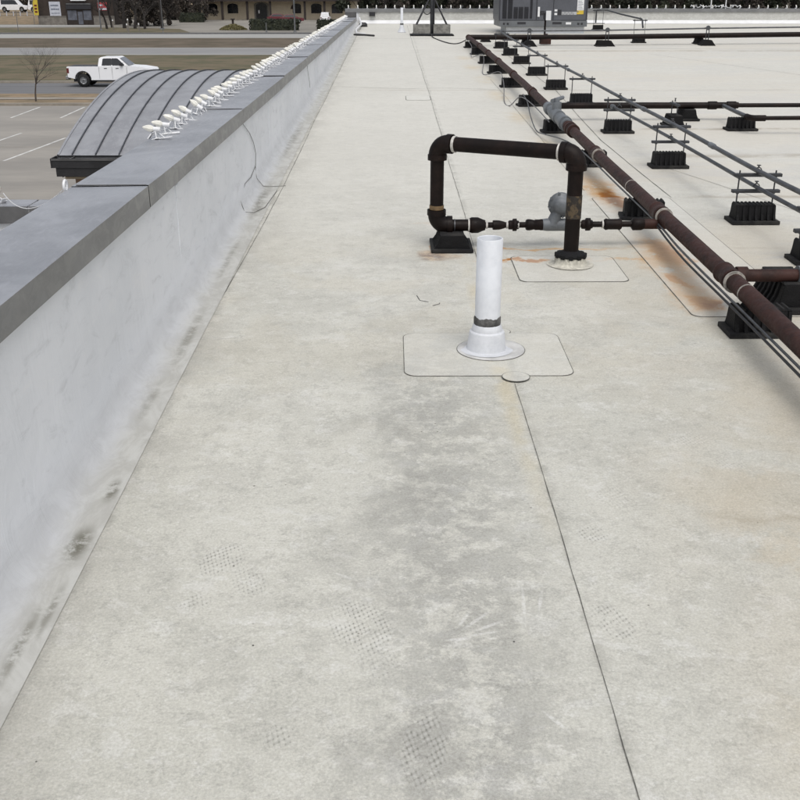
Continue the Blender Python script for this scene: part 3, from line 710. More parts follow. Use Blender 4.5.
SS = [(2.43, 5.95, (.19, .335)), (2.515, 6.94, (.228, .338)), (2.455, 9.02, (.232, .362)), (2.42, 11.03, (.245, .348)), (2.44, 13.42, (.325,)), (2.37, 15.13, (.33,)), (2.36, 17.15, (.318,)), (2.36, 19.25, (.31,)), (2.36, 21.1, (.30,)), (2.37, 23.0, (.30,))]
SS[0] = (2.575, 5.92, (.20, .335))
for i, (x, y, tr) in enumerate(SS):
    lab = 'strut stand on black rubber block, %s along the conduit' % ('cut by the right edge, nearest' if i == 0 else ORD[i]+' from the camera')
    strut_stand((x, y, rz(y)), tr, lab)
# tall stands beside the rooftop unit
strut_stand((5.72, 29.6, rz(29.6)), (.52,), 'tall thin strut stand on a block just right of the rooftop unit', group='tall strut stands')
strut_stand((5.72, 24.6, rz(24.6)), (.50,), 'tall thin strut stand on a block in front of the far cross pipe', group='tall strut stands')

# ================================================================ PIPES
def smooth_path(P, k=4):
    P = [Vector(p) for p in P]; out = []
    for i in range(len(P)-1):
        p0 = P[max(0, i-1)]; p1 = P[i]; p2 = P[i+1]; p3 = P[min(len(P)-1, i+2)]
        for j in range(k):
            u = j/k
            out.append(.5*((2*p1)+(p2-p0)*u+(2*p0-5*p1+4*p2-p3)*u*u+(3*p1-p0-3*p2+p3)*u**3))
    out.append(P[-1]); return out
R3 = .0445
t = empty('main_gas_pipe', (1.73, 4.6, rz(4.6)), 'long rusty red-brown gas pipe running up the roof on black blocks', 'pipe')
MP = [(1.70, 2.6, .187), (1.72, 4.6, .187), (1.725, 8.0, .187), (1.735, 10.5, .197), (1.755, 14.0, .205), (1.755, 17.0, .20), (1.735, 21, .19), (1.70, 23.7, .18)]
MPw = [(x, y, rz(y)+h) for x, y, h in MP]
def onmain(y):
    for a, c in zip(MPw, MPw[1:]):
        if a[1] <= y <= c[1]:
            u = (y-a[1])/(c[1]-a[1]); return Vector(a).lerp(Vector(c), u)
m = MB(); m.tube(MPw, R3, 20); m.build('pipe', 'rustpipe', t)
def sleeve(parent, y, ln, r, name='coupling', mat='rustpipe'):
    a, c = onmain(y-ln/2), onmain(y+ln/2); d = c-a
    m = MB(); m.tube([a, a+d*.04, a+d*.16, a+d*.2, a+d*.8, a+d*.84, a+d*.96, c], [r*.97, r, r, r*.95, r*.95, r, r, r*.97], 20); return m.build(name, mat, parent)
for y in (4.98, 6.42, 8.62, 13.0, 15.2, 17.4, 19.2, 21.0): sleeve(t, y, .16, .056)
for y in (4.68, 4.87, 6.30, 7.25, 8.52): 
    a, c = onmain(y-.006), onmain(y+.006); m = MB(); m.tube([a, c], .0462 if y in (4.68, 7.25) else .0568, 20); m.build('tape_ring', 'tape2', t)
# plug valve in the run
vb = empty('x', (0,0,0), None, None); bpy.data.objects.remove(vb)
m = MB(); a = onmain(10.25)
def seg(y0, y1, r0, r1=None): m.tube([onmain(y0), onmain(y1)], [r0, r1 or r0], 16)
seg(10.2, 10.3, .058); seg(10.3, 10.42, .072); seg(10.42, 10.7, .050, .062); seg(10.7, 11.1, .070); seg(11.1, 11.35, .062, .05); seg(11.35, 11.47, .070); seg(11.47, 11.6, .055)
cc = onmain(10.95); m.tube([cc, cc+Vector((0, 0, .13))], .05, 14); m.tube([cc+Vector((0, 0, .13)), cc+Vector((0, 0, .17))], .03, 8)
m.tube([cc+Vector((-.05, 0, .14)), cc+Vector((.10, .25, .15))], .022, 8)
m.build('plug_valve', 'casting', t)
for y in (9.85, 10.0): sleeve(t, y, .10, .064, 'union')
m = MB(); m.tube([onmain(23.6), onmain(23.69)], .062, 14); m.build('end_elbow', 'rustpipe', t)

# side pipe P3
t = empty('side_gas_pipe', (2.05, 5.02, rz(5)), 'short rusty branch pipe leaving the main gas pipe at the right edge', 'pipe')
z = onmain(4.98).z
m = MB(); m.tube([(1.76, 4.99, z), (2.10, 4.99, z)], .033, 16); m.build('pipe', 'rustpipe', t)
m = MB(); m.tube([(1.765, 4.99, z), (1.82, 4.99, z)], .046, 16); m.build('tee_outlet', 'rustpipe', t)
m = MB(); m.tube([(2.08, 4.99, z), (2.20, 4.99, z)], .050, 16); m.tube([(2.2, 4.99, z), (2.24, 4.99, z)], .06, 6, smooth=False); m.tube([(2.24, 4.99, z), (3.2, 4.99, z)], .04, 16); m.build('union', 'casting', t)

# middle cross pipe P2
t = empty('middle_cross_pipe', (3.4, 11.95, rz(12)), 'straight black gas pipe crossing the roof to the right in the middle distance', 'pipe')
z = rz(12)+.165
m = MB(); m.tube([(1.80, 11.75, z), (1.95, 11.93, z), (2.1, 11.95, z), (4.0, 11.97, z)], .036, 14); m.build('pipe', 'blackpipe', t)
m = MB(); m.tube([(4.0, 11.97, z), (14, 12.05, z+.01)], .024, 12); m.build('small_pipe', 'blackpipe', t)
m = MB()
for x in (3.70, 3.92): m.tube([(x-.05, 11.965, z), (x+.05, 11.965, z)], .046, 12)
m.build('coupling', 'blackpipe', t)
m = MB(); m.tube([(3.82, 11.96, z), (3.80, 11.4, z-.01), (3.80, 10.95, z-.02)], .022, 12); m.build('branch_pipe', 'galv', t)
m = MB(); m.tube([(3.80, 11.05, z-.02), (3.80, 10.93, z-.02), (3.83, 10.9, z-.02), (3.95, 10.9, z-.02)], .032, 12); m.build('elbow', 'blackpipe', t)
m = MB(); m.tube([(3.9, 10.9, z-.02), (9, 10.92, z)], .022, 12); m.build('lower_pipe', 'blackpipe', t)
place(pb, (3.80, 11.2, rz(11.2)), 0, 'black rubber block under the bent branch of the middle cross pipe', 'rubber blocks under the cross pipes')
t = strut_stand((3.14, 11.5, rz(11.5)), (.26,), 'small strut stand holding thin vertical rods beside the middle cross pipe', group='short strut stands')
t.rotation_euler = (0, 0, PI/2); t.scale = (.9, 1.1, .95)

# far cross pipe P1
t = empty('far_cross_pipe', (4, 24, rz(24)), 'thick black gas pipe crossing the far end of the roof below the rooftop unit', 'pipe')
m = MB(); m.tube([(1.70, 23.7, rz(23.7)+.18), (4.6, 23.85, rz(23.8)+.175), (9, 24.3, rz(24.3)+.20), (22, 25.2, rz(25)+.25)], .055, 14); m.build('pipe', 'blackpipe', t)
m = MB(); m.tube([(3.45, 24.05, .66), (3.45, 24.05, 1.12)], .022, 10); m.build('riser', 'blackpipe', t)
m = MB(); m.box(3.32, 3.56, 23.75, 23.95, .50, .63); m.tube([(3.45, 23.85, .55), (3.45, 23.85, .72)], .045, 12); m.build('valve_body', 'rustpipe', t, bevel=.01)
m = MB(); m.tube([(3.45, 24.05, 1.02), (3.45, 24.05, 1.16)], .05, 12); m.box(3.37, 3.50, 24.0, 24.1, 1.14, 1.17); m.build('riser_valve', 'blackp', t)
m = MB(); m.box(3.45, 3.56, 23.96, 24.0, 1.0, 1.2); m.build('white_tag', 'white', t)

# upper and lower conduits
t = empty('long_conduit', (2.5, 6.9, rz(6.9)), 'long grey upper conduit carried on strut stands up the roof', 'conduit')
CA = [(2.63, 4.2, .365), (2.57, 5.5, .36), (2.505, 6.94, .358), (2.445, 9.02, .382), (2.42, 11.03, .368), (2.43, 13.42, .345), (2.37, 15.13, .35), (2.36, 17.15, .338), (2.36, 19.25, .33), (2.36, 21.1, .32), (2.37, 23.2, .32)]
CAw = [(x, y, rz(y)+h) for x, y, h in CA]
P = smooth_path(CAw)
P += [Vector((2.39, 23.4, rz(23.4)+.32)), Vector((2.45, 23.5, rz(23.5)+.32)), Vector((2.6, 23.52, rz(23.5)+.32)), Vector((4.6, 23.6, rz(23.5)+.33)), Vector((7, 23.8, rz(23.8)+.36)), Vector((14, 24.3, rz(24)+.42))]
m = MB(); m.tube(P, .0165, 12); m.build('conduit', 'galv', t)
for y0 in (6.05, 7.9, 10.0, 14.3, 18.2):
    for a, c in zip(CAw, CAw[1:]):
        if a[1] <= y0 <= c[1]:
            u = (y0-a[1])/(c[1]-a[1]); p = Vector(a).lerp(Vector(c), u); d = (Vector(c)-Vector(a)).normalized()
            m = MB(); m.tube([p-d*.05, p-d*.045, p+d*.045, p+d*.05], [.018, .022, .022, .018], 12); m.build('coupling', 'casting', t)
t = empty('lower_conduit', (2.5, 6.9, rz(6.9)), 'shorter grey lower conduit hung under the long conduit on the nearest stands', 'conduit')
CB = [(2.60, 4.2, .25), (2.55, 5.8, .25), (2.51, 6.94, .248), (2.46, 9.02, .252), (2.36, 11.06, .265)]
m = MB(); m.tube(smooth_path([(x, y, rz(y)+h) for x, y, h in CB]), .014, 12); m.build('conduit', 'galv', t)
m = MB(); p = Vector((2.36, 11.06, rz(11)+.265)); m.tube([p+Vector((0, -.04, 0)), p+Vector((0, .05, 0))], .026, 10); m.build('end_cap', 'casting', t)
m = MB(); p = Vector((2.552, 5.75, rz(5.8)+.25)); m.tube([p+Vector((0, -.08, 0)), p+Vector((0, .06, 0))], .021, 10); m.build('coupling', 'casting', t)
# rack conduit right of the unit
t = empty('unit_conduit', (5.9, 28, rz(28)), 'thin bent conduit leaving the right side of the rooftop unit', 'conduit')
m = MB(); m.tube([(5.40, 28.3, 1.12-.3), (5.40, 28.3, 1.12), (5.42, 28.3, 1.13), (5.75, 28.9, 1.12), (5.8, 28.9, 1.12), (5.78, 27.0, 1.06), (5.74, 24.6, rz(24.6)+.52), (5.72, 24.4, rz(24.4)+.5), (5.70, 24.2, rz(24)+.36)], .02, 8); m.build('conduit', 'galv_dark', t)
m = MB(); m.box(5.15, 5.62, 28.2, 28.3, .80, .815); m.build('bracket', 'galv_dark', t)
def rodpair(x, y, h, label):
    t = empty('threaded_rod_stand', (x, y, rz(y)), label, 'pipe stand', 'rod stands on the far conduit')
    m = MB(); m.tube([(x-.03, y, rz(y)+.10), (x-.03, y, rz(y)+h)], .010, 6); m.tube([(x+.03, y, rz(y)+.10), (x+.03, y, rz(y)+h)], .010, 6); m.build('rod', 'galv_dark', t)
    m = MB(); m.box(x-.07, x+.07, y-.03, y+.03, rz(y)+h-.02, rz(y)+h+.01); m.tube([(x, y-.02, rz(y)+h), (x, y+.02, rz(y)+h)], .05, 8); m.build('clamp', 'galv', t)
    m = MB(); m.prism([(x-.17, rz(y)), (x+.17, rz(y)), (x+.14, rz(y)+.03), (x+.07, rz(y)+.12), (x-.07, rz(y)+.12), (x-.14, rz(y)+.03)], y-.15, y+.15, 'Y')
    m.build('rubber_base', 'rubber', t, bevel=.006)
rodpair(4.78, 23.6, .34, 'rod stand holding the thin far conduit, directly right of the rooftop unit')
rodpair(7.07, 23.8, .37, 'rod stand holding the thin far conduit, in the right part of the photo')
rodpair(3.04, 23.55, .33, 'rod stand holding the thin far conduit, in front of the rooftop unit')

# ================================================================ GAS LOOP WITH REGULATOR
t = empty('gas_riser_loop', (1.065, 5.86, rz(5.86)), 'black gas pipe loop rising from the roof with grey regulator, right of centre', 'pipe')
XL, YL, XRR, YR = .277, 6.28, 1.065, 5.86
zt = rz(6)+.655; zl = rz(YL)+.140
m = MB(); m.tube([(XRR, YR, rz(YR)+.02), (XRR-.002, YR, zt-.05)], R3, 20); m.build('riser', 'blackpipe', t)
d = (Vector((XRR, YR, zt))-Vector((XL, YL, zt))).normalized()
m = MB(); m.tube([Vector((XL, YL, zt))+d*.06, Vector((XRR, YR, zt))-d*.05], R3, 20); m.build('top_pipe', 'blackpipe', t)
m = MB(); m.tube([(XL, YL, zl+.06), (XL, YL, zt-.06)], R3*.95, 20); m.build('left_riser', 'blackpipe', t)
def elbow(c, d1, d2, R=.072, r=.054, lip=.03):
    d1 = Vector(d1).normalized(); d2 = Vector(d2).normalized(); c = Vector(c)
    P = [c+d1*(R+lip)]
    for i in range(9):
        a = PI/2*i/8; P.append(c + d1*R*(1-math.sin(a)) + d2*R*(1-math.cos(a)))
    P.append(c+d2*(R+lip)); m = MB(); m.tube(P, r, 20)
    m.tube([c+d1*(R-.004), c+d1*(R+lip)], r*1.10, 20); m.tube([c+d2*(R-.004), c+d2*(R+lip)], r*1.10, 20)
    return m
elbow((XL, YL, zt), (0, 0, -1), d).build('elbow', 'blackpipe', t)
elbow((XL, YL, zl), (0, 0, 1), (1, 0, 0), .07).build('elbow', 'blackpipe', t)
elbow((XRR, YR, zt), (0, 0, -1), -d, .066, .056).build('elbow', 'blackpipe', t)
def ringx(x, r, w, mat='tape', y=YL, z=zl):
    m = MB(); m.tube([(x-w/2, y, z), (x+w/2, y, z)], r, 20); m.build('tape_ring', mat, t)
p = Vector((XL, YL, zt))+d*.108; m = MB(); m.tube([p, p+d*.016], .050, 20); m.build('tape_ring', 'tape', t)
p = Vector((XRR, YR, zt))-d*.112; m = MB(); m.tube([p, p+d*.016], .050, 20); m.build('tape_ring', 'tape', t)
m = MB(); m.tube([(XL, YL, zl+.102), (XL, YL, zl+.128)], .046, 20); m.build('brass_band', 'brass', t)
m = MB(); m.tube([(XRR, YR, zt-.375), (XRR, YR, zt-.24)], .0462, 20); m.build('rusted_band', 'oldband', t)
m = MB(); m.tube([(XL+.07, YL, zl), (.50, YL, zl)], .037, 20); m.build('lower_pipe', 'blackpipe', t)
ringx(.372, .0395, .012); ringx(.345, .0395, .010); ringx(.392, .0395, .006, 'galv'); ringx(.482, .042, .010)
m = MB(); m.tube([(.487, YL, zl), (.50, YL, zl), (.54, YL, zl), (.572, YL, zl), (.586, YL, zl)], [.044, .050, .050, .036, .032], 20); m.build('reducer', 'blackpipe', t)
m = MB(); m.tube([(.58, YL, zl), (1.72, YL+.03, zl)], .0185, 16); m.build('thin_pipe', 'blackpipe', t)
ringx(.596, .022, .012); ringx(.725, .022, .012); ringx(.795, .022, .010)
def fit(xs, rs, name='coupling', mat='blackpipe', k=16): m = MB(); m.tube([(x, YL+(x-.58)*.026, zl) for x in xs], rs, k); return m.build(name, mat, t)
fit([.635, .645, .675, .70, .712], [.030, .031, .030, .024, .020])
fit([.735, .745, .76, .762, .785, .787, .80], [.028, .030, .030, .040, .040, .030, .026], 'union', k=8)
fit([.845, .855, .87, .90, .903, .935, .938, .965, .975], [.030, .036, .036, .030, .034, .034, .036, .036, .030], 'valve')
fit([1.20, 1.21, 1.225, 1.227, 1.255, 1.257, 1.27], [.026, .03, .03, .041, .041, .03, .026], 'union', k=8)
ringx(1.185, .023, .010, y=YL+.016); ringx(1.335, .024, .010, y=YL+.02)
fit([1.345, 1.355, 1.37, 1.43, 1.445, 1.455], [.030, .037, .034, .034, .037, .030])
fit([1.52, 1.53, 1.58, 1.60], [.026, .040, .040, .032]); fit([1.59, 1.74], [.032, .034], 'branch_pipe', 'rustpipe')
# regulator
xr = 1.035; yr = YL+.01
m = MB(); m.tube([(xr-.085, yr, zl), (xr-.06, yr, zl), (xr+.06, yr, zl), (xr+.085, yr, zl)], [.036, .040, .040, .036], 16)
m.tube([(xr-.02, yr, zl), (xr, yr-.0, zl+.07), (xr+.035, yr, zl+.14)], [.045, .034, .05], 14)
reg = m.build('regulator_body', 'casting', t)
m = MB(); c = (xr+.025, yr, zl+.125)
m.lathe([(0, -.055), (.03, -.055), (.052, -.035), (.066, -.012), (.079, -.010), (.079, .010), (.066, .012), (.05, .035), (0, .045)], c, 28, 'Y')
m.build('diaphragm_housing', 'casting', reg)
for k in range(8):
    a = 2*PI*k/8+.2; m = MB(); m.tube([(c[0]+.073*math.cos(a), yr-.018, c[2]+.073*math.sin(a)), (c[0]+.073*math.cos(a), yr+.018, c[2]+.073*math.sin(a))], .008, 6, smooth=False)
    m.build('bolt', 'casting', reg)
# roof penetration: cap and scalloped skirt
m = MB(); bz = rz(YR)
m.lathe([(.0455, .090), (.055, .084), (.088, .072), (.095, .064), (.094, .054), (.04, .052)], (XRR, YR, bz), 32)
for k in range(11):
    a = 2*PI*k/11; m.box(-.012, .012, -.004, .006, -.012, .012, Matrix.Translation((XRR+.091*math.cos(a), YR+.091*math.sin(a), bz+.060)) @ Matrix.Rotation(a+PI/2, 4, 'Z'))
m.build('pipe_cap', 'rubber', t)
V = []; m = MB(); k = 66
for (r, z, am) in ((.089, .062, .003), (.091, .022, .004), (.100, .008, .003), (.140, .0055, 0)):
    for j in range(k):
        a = 2*PI*j/k; rr = r+am*math.cos(11*a*2); V.append((XRR+rr*math.cos(a), YR+rr*math.sin(a), bz+z))
m.add(V, [(i*k+j, i*k+(j+1) % k, (i+1)*k+(j+1) % k, (i+1)*k+j) for i in range(3) for j in range(k)], True)
m.build('sealant_skirt', 'skirt', t)
patch(t, rrect(.722, 1.352, 5.50, 6.05, .05), rrect(.727, 1.347, 5.506, 6.044, .05))

# ================================================================ WHITE VENT PIPE
VX, VY = .437, 4.42
t = empty('vent_pipe', (VX, VY, rz(VY)), 'tall open-topped white plastic vent pipe on a round-cornered membrane patch, centre', 'vent pipe')
bz = rz(VY)
m = MB(); m.lathe([(.0585, .09), (.0585, .528), (.0560, .530), (.0515, .530), (.0505, .527), (.0505, .10)], (VX, VY, bz), 48)
pp = m.build('pipe', 'pvc', t); pp.rotation_euler = (0, 0, 0)
m = MB()
for pr in ([(.0618, .128), (.0640, .127), (.0655, .120)], [(.0655, .120), (.0700, .112), (.0710, .098)], [(.0710, .098), (.0800, .092)], [(.0800, .092), (.0825, .086), (.0900, .014), (.0930, .008)], [(.0930, .008), (.104, .0062), (.125, .0056)]):
    m.lathe(pr, (VX, VY, bz), 48)
m.build('boot', 'boot', t)
m = MB(); V = []; k = 60
for (r, z) in ((.0585, .124), (.0618, .128), (.0622, .158), (.0585, .164)):
    for j in range(k):
        a = 2*PI*j/k; V.append((VX+(r+.0006*math.sin(7*a)+.0006*math.sin(13*a+1))*math.cos(a), VY+(r+.0006*math.sin(9*a))*math.sin(a), bz+z+.0035*math.sin(5*a+z*60)+.0015*math.sin(17*a)))
m.add(V, [(i*k+j, i*k+(j+1) % k, (i+1)*k+(j+1) % k, (i+1)*k+j) for i in range(3) for j in range(k)], True)
m.build('sealant_band', 'sealant', t)
m = MB(); m.lathe([(.0, .3), (.05, .3)], (VX, VY, bz), 32); m.build('pipe_inside', 'boot', t)
# base patch with its dirt outline
patch(t, rrect(.048, .800, 4.085, 4.640, .055), rrect(.0515, .7965, 4.0885, 4.6365, .055))
patch(t, circ(VX+.02, VY-.01, .160, 48, .150), circ(VX+.02, VY-.01, .157, 48, .147), 'round_flange', .003, 'flange')
patch(t, circ(.535, 4.065, .062, 32, .058), circ(.535, 4.065, .0585, 32, .0545), 'seam_button', .0052)
patch(t, circ(.51, 4.665, .068, 32, .055), circ(.51, 4.665, .0645, 32, .0515), 'seam_button', -.0004)

# ================================================================ SECOND SMALL VENT
t = empty('vent_pipe', (.26, 28.6, rz(28.6)), 'short slim white vent pipe standing left of the ballasted mast', 'vent pipe')
m = MB(); m.lathe([(.035, .1), (.035, .62), (.03, .62), (.03, .1)], (.26, 28.6, rz(28.6)), 16); m.build('pipe', 'pvc', t)
m = MB(); m.lathe([(.036, .20), (.05, .18), (.055, .12), (.10, .03), (.12, .004)], (.26, 28.6, rz(28.6)), 20); m.build('boot', 'boot', t)
m = MB(); m.lathe([(.038, .20), (.047, .195), (.047, .225), (.038, .23)], (.26, 28.6, rz(28.6)), 16); m.build('band', 'sealant', t)

# ================================================================ BALLASTED MAST
bx, by = 1.015, 27.45; bz = rz(by)
t = empty('ballasted_mast', (bx, by, bz), 'grey tripod mast on a sled, standing beyond the roof centre', 'antenna mast')
m = MB(); m.box(bx-.55, bx+.56, by-.42, by+.42, bz+.002, bz+.022); m.build('rubber_pad', 'rubber', t)
m = MB(); m.tube([(bx+.0, by-.02, bz+.02), (bx+.0, by-.02, bz+2.2)], .04, 14); m.build('mast', 'galv_dark', t)
m = MB(); m.tube([(bx+.055, by-.04, bz+.02), (bx+.055, by-.04, bz+.92)], .022, 10); m.build('mast_brace', 'blackp', t)
for (dx, dy) in ((-.42, -.28), (.42, -.28), (-.42, .30), (.42, .30)):
    m = MB(); m.tube([(bx+dx, by+dy, bz+.20), (bx+dx*.12, by+dy*.1, bz+.90)], .016, 8); m.build('strut_leg', 'blackp', t)
m = MB(); m.box(bx-.48, bx+.48, by-.36, by-.31, bz+.022, bz+.05); m.box(bx-.48, bx+.48, by+.31, by+.36, bz+.022, bz+.05); m.build('tray_rail', 'galv_dark', t)
m = MB(); m.tube([(bx+.10*math.cos(a)-.12, by-.1, bz+.62+.12*math.sin(a)) for a in [k*PI/8 for k in range(17)]], .012, 6); m.build('cable_coil', 'wire_b', t)
for k, (x0, y0, z0) in enumerate([(-.47, -.30, 0), (.04, -.30, 0), (-.47, -.30, .12), (.04, -.30, .12), (-.47, .1, 0), (.04, .1, 0), (-.47, .1, .12), (.04, .1, .12)]):
    m = MB(); X0, Y0, Z0 = bx+x0, by+y0, bz+.023+z0
    m.box(X0, X0+.43, Y0, Y0+.03, Z0, Z0+.117); m.box(X0, X0+.43, Y0+.17, Y0+.2, Z0, Z0+.117)
    for q in (0, .1975, .395): m.box(X0+q, X0+q+.035, Y0+.0301, Y0+.1699, Z0, Z0+.117)
    lab = ['front left bottom', 'front right bottom', 'front left top', 'front right top', 'rear left bottom', 'rear right bottom', 'rear left top', 'rear right top'][k]
    tag(m.build('cinder_block', 'block', bevel=.003), 'grey cinder block weighing down the mast sled, %s of the pile' % lab, 'cinder block', 'cinder blocks on the mast sled')

# ================================================================ ROOFTOP UNIT
t = empty('rooftop_unit', (3.9, 27.9, rz(28)), 'dark grey packaged rooftop air unit on a white curb', 'air conditioner')
hx0, hx1, hy0, hy1, hz0, hz1 = 2.79, 5.11, 27.95, 29.6, .735, 2.1
m = MB(); m.box(hx0+.22, hx1-.05, hy0+.1, hy1-.1, rz(28)-.02, hz0-.005); m.build('curb', 'curb', t)
m = MB(); m.box(hx0+.03, hx1, hy0, hy1, hz0, hz0+.145); m.build('base_rail', 'hv2', t, bevel=.008)
m = MB(); m.box(hx0, hx1, hy0+.012, hy1-.01, hz0+.147, hz1); body = m.build('cabinet', 'hv', t, bevel=.02)
m = MB()
for x in (hx0+.02, hx0+.98, hx0+1.42, hx1-.03): m.box(x-.008, x+.008, hy0+.004, hy0+.012, hz0+.17, hz1-.03)
m.build('panel_seam', 'hvdark', body)
for (x0, x1, z1) in ((2.88, 2.99, 2.0), (3.02, 3.14, 2.0), (3.17, 3.28, 1.22), (3.30, 3.42, 1.22), (3.45, 3.56, 1.22), (3.60, 3.66, 2.0)):
    m = MB(); z = hz0+.20
    m.box(x0, x1, hy0+.006, hy0+.0118, z, z1)
    while z < z1-.02: m.box(x0, x1, hy0-.004, hy0+.006, z, z+.006); z += .03
    m.build('louver', 'hvdark', body)
for (x0, x1) in ((3.28, 3.50), (4.20, 4.44)):
    m = MB(); m.box(x0, x1, hy0-.004, hy0-.001, hz0+.06, hz0+.115); m.build('fork_slot', 'blackp', t)
for x in (2.93, 3.03, 4.88, 4.97):
    m = MB(); m.lathe([(0, -.006), (.028, -.006), (.028, -.001)], (x, hy0, hz0+.075), 14, 'Y'); m.build('lifting_hole', 'blackp', t)
m = MB(); m.box(4.55, 4.69, hy0-.005, hy0-.001, hz0+.055, hz0+.11); m.build('rating_plate', 'white', t)
# badge: white mark, dark square, grey letter strip; and the white and yellow caution label
yb = hy0+.0075
m = MB(); m.box(4.24, 4.31, yb-.003, yb+.004, 1.11, 1.16); m.box(4.24, 4.31, yb-.003, yb+.004, 1.02, 1.07); m.build('badge_mark', 'white', body)
m = MB(); m.box(4.325, 4.42, yb-.003, yb+.004, 1.02, 1.15); m.build('badge_square', 'blackp', body)
m = MB(); m.box(4.43, 4.82, yb-.002, yb+.004, 1.025, 1.10); m.build('badge_strip', 'label_g', body)
m = MB()
for k in range(7):
    x = 4.45+k*.045; m.box(x, x+.006, yb-.0045, yb-.0021, 1.035, 1.09)
    if k % 2: m.box(x+.0062, x+.03, yb-.0045, yb-.0021, 1.078, 1.09)
    else: m.box(x+.0062, x+.03, yb-.0045, yb-.0021, 1.035, 1.046)
m.build('badge_lettering', 'hv', body)
m = MB(); m.box(4.825, 5.0, yb-.002, yb+.004, 1.135, 1.40); lb = m.build('caution_label', 'white', body)
m = MB(); m.box(4.825, 5.0, yb-.002, yb+.004, 1.04, 1.132); m.build('label_yellow', 'yellow', body)
m = MB(); m.box(4.83, 4.87, yb-.004, yb-.0022, 1.09, 1.115)
for k in range(6): m.box(4.845, 4.98-.02*(k % 3), yb-.004, yb-.0022, 1.16+k*.038, 1.17+k*.038)
m.build('label_print', 'posterink', body)
m = MB(); m.box(3.84, 3.99, hy0+.002, hy0+.011, 1.02, 1.12); m.build('disconnect_plate', 'blackp', body)
m = MB(); m.box(3.80, 3.85, hy0-.03, hy0+.011, .98, 1.22); m.build('conduit_box', 'white', body)
m = MB()
for k in range(22): m.box(hx0-.006, hx0-.001, hy0+.1, hy1-.1, hz0+.22+k*.05, hz0+.245+k*.05)
m.build('side_grille', 'hv2', body)

# ================================================================ CABLES ON THE ROOF
def cable(name, label, P, r, mat, k=5):
    o = MB().tube(smooth_path(P, 6), r, 6).build(name, mat); return tag(o, label, 'cable')
c1 = [(1.655, 2.6, .145), (1.655, 4.4, .148), (1.66, 5.6, .145), (1.685, 6.3, .145), (1.675, 7.4, .15), (1.665, 8.9, .155), (1.63, 9.8, .12), (1.57, 10.6, .05), (1.54, 11.0, .03), (1.58, 11.8, .07), (1.64, 12.6, .13), (1.66, 13.2, .15)]
cable('grey_cable', 'light grey cable slung along the left side of the rusty main pipe, near part', [(x, y, rz(y)+h) for x, y, h in c1], .0065, 'galv')
c2 = [(1.625, 2.6, .14), (1.63, 4.4, .143), (1.64, 5.5, .13), (1.67, 6.2, .135), (1.72, 6.5, .11)]
cable('black_cable', 'thin black cable beside the grey one along the near main pipe', [(x, y, rz(y)+h) for x, y, h in c2], .0065, 'wire_b')
c3 = [(1.66, 10.9, .13), (1.66, 12.2, .14), (1.60, 13.0, .14), (1.50, 13.2, .012), (1.47, 13.6, .012), (1.60, 15.0, .10), (1.66, 16.2, .14), (1.56, 17.0, .03), (1.50, 17.4, .012), (1.62, 18.6, .12), (1.66, 19.6, .14), (1.54, 20.5, .02), (1.62, 21.6, .14), (1.63, 23.4, .16)]
cable('grey_cable', 'grey cable drooping between the far blocks of the main gas pipe', [(x, y, rz(y)+h) for x, y, h in c3], .006, 'wire_g')
c4 = [(1.0, 27.0, .05), (1.02, 26.3, .012), (1.2, 24.9, .012), (1.38, 24.2, .012), (1.55, 24.3, .02), (1.70, 24.2, .10)]
cable('black_cable', 'dark cable lying on the roof from the mast to the pipe corner', [(x, y, rz(y)+h) for x, y, h in c4], .012, 'wire_b')

# small litter: bits of wire and gravel by the loop block
def litter(P, label):
    tag(MB().tube([(x, y, rz(y)+z*.5) for x, y, z in P], .0014, 5).build('wire_scrap', 'wire_b'), label, 'litter')
litter([(.13, 5.25, .006), (.145, 5.16, .006), (.19, 5.13, .010)], 'thin bent dark wire scrap just behind the vent pipe patch')
litter([(.21, 5.07, .006), (.245, 5.09, .012), (.25, 5.12, .006)], 'curled dark wire scrap just left of the white vent pipe')

# ================================================================ VEHICLES
def arch(cx, r, z0, k=8, rev=False):
    P = [(cx+r*math.cos(PI-PI*i/k), z0+r*math.sin(PI-PI*i/k)) for i in range(k+1)]
    return P[::-1] if rev else P
def wheel(t, x, y, r, w, side):
    m = MB(); m.lathe([(r*.55, -w/2), (r*.93, -w/2), (r, -w*.3), (r, w*.3), (r*.93, w/2), (r*.55, w/2)], (x, y, r), 28, 'Y'); tw = m.build('wheel', 'tyre', t)
    m = MB(); s = side
    m.lathe([(r*.57, s*w*.42), (r*.54, s*w*.5), (r*.50, s*w*.38), (r*.2, s*w*.36), (r*.16, s*w*.44), (0, s*w*.44)], (x, y, r), 24, 'Y')
    for k in range(5):
        a = 2*PI*k/5+.3
        m.box(0, r*.5, -r*.07, r*.07, -.015, .015, Matrix.Translation((x, y+s*w*.42, r)) @ Matrix.Rotation(-a, 4, 'Y') @ Matrix.Rotation(PI/2, 4, 'X'))
    m.build('rim', 'rim', tw)
def taper_body(m, prof, w_bot, w_top, zb, zt):
    n = len(prof); V = []
    for s in (-1, 1):
        for (x, z) in prof:
            u = min(1, max(0, (z-zb)/(zt-zb))); V.append((x, s*(w_bot+(w_top-w_bot)*u), z))
    m.add(V, [(i, (i+1) % n, n+(i+1) % n, n+i) for i in range(n)]); m.add(V, [tuple(range(n)), tuple(range(n, 2*n))[::-1]])
    return m
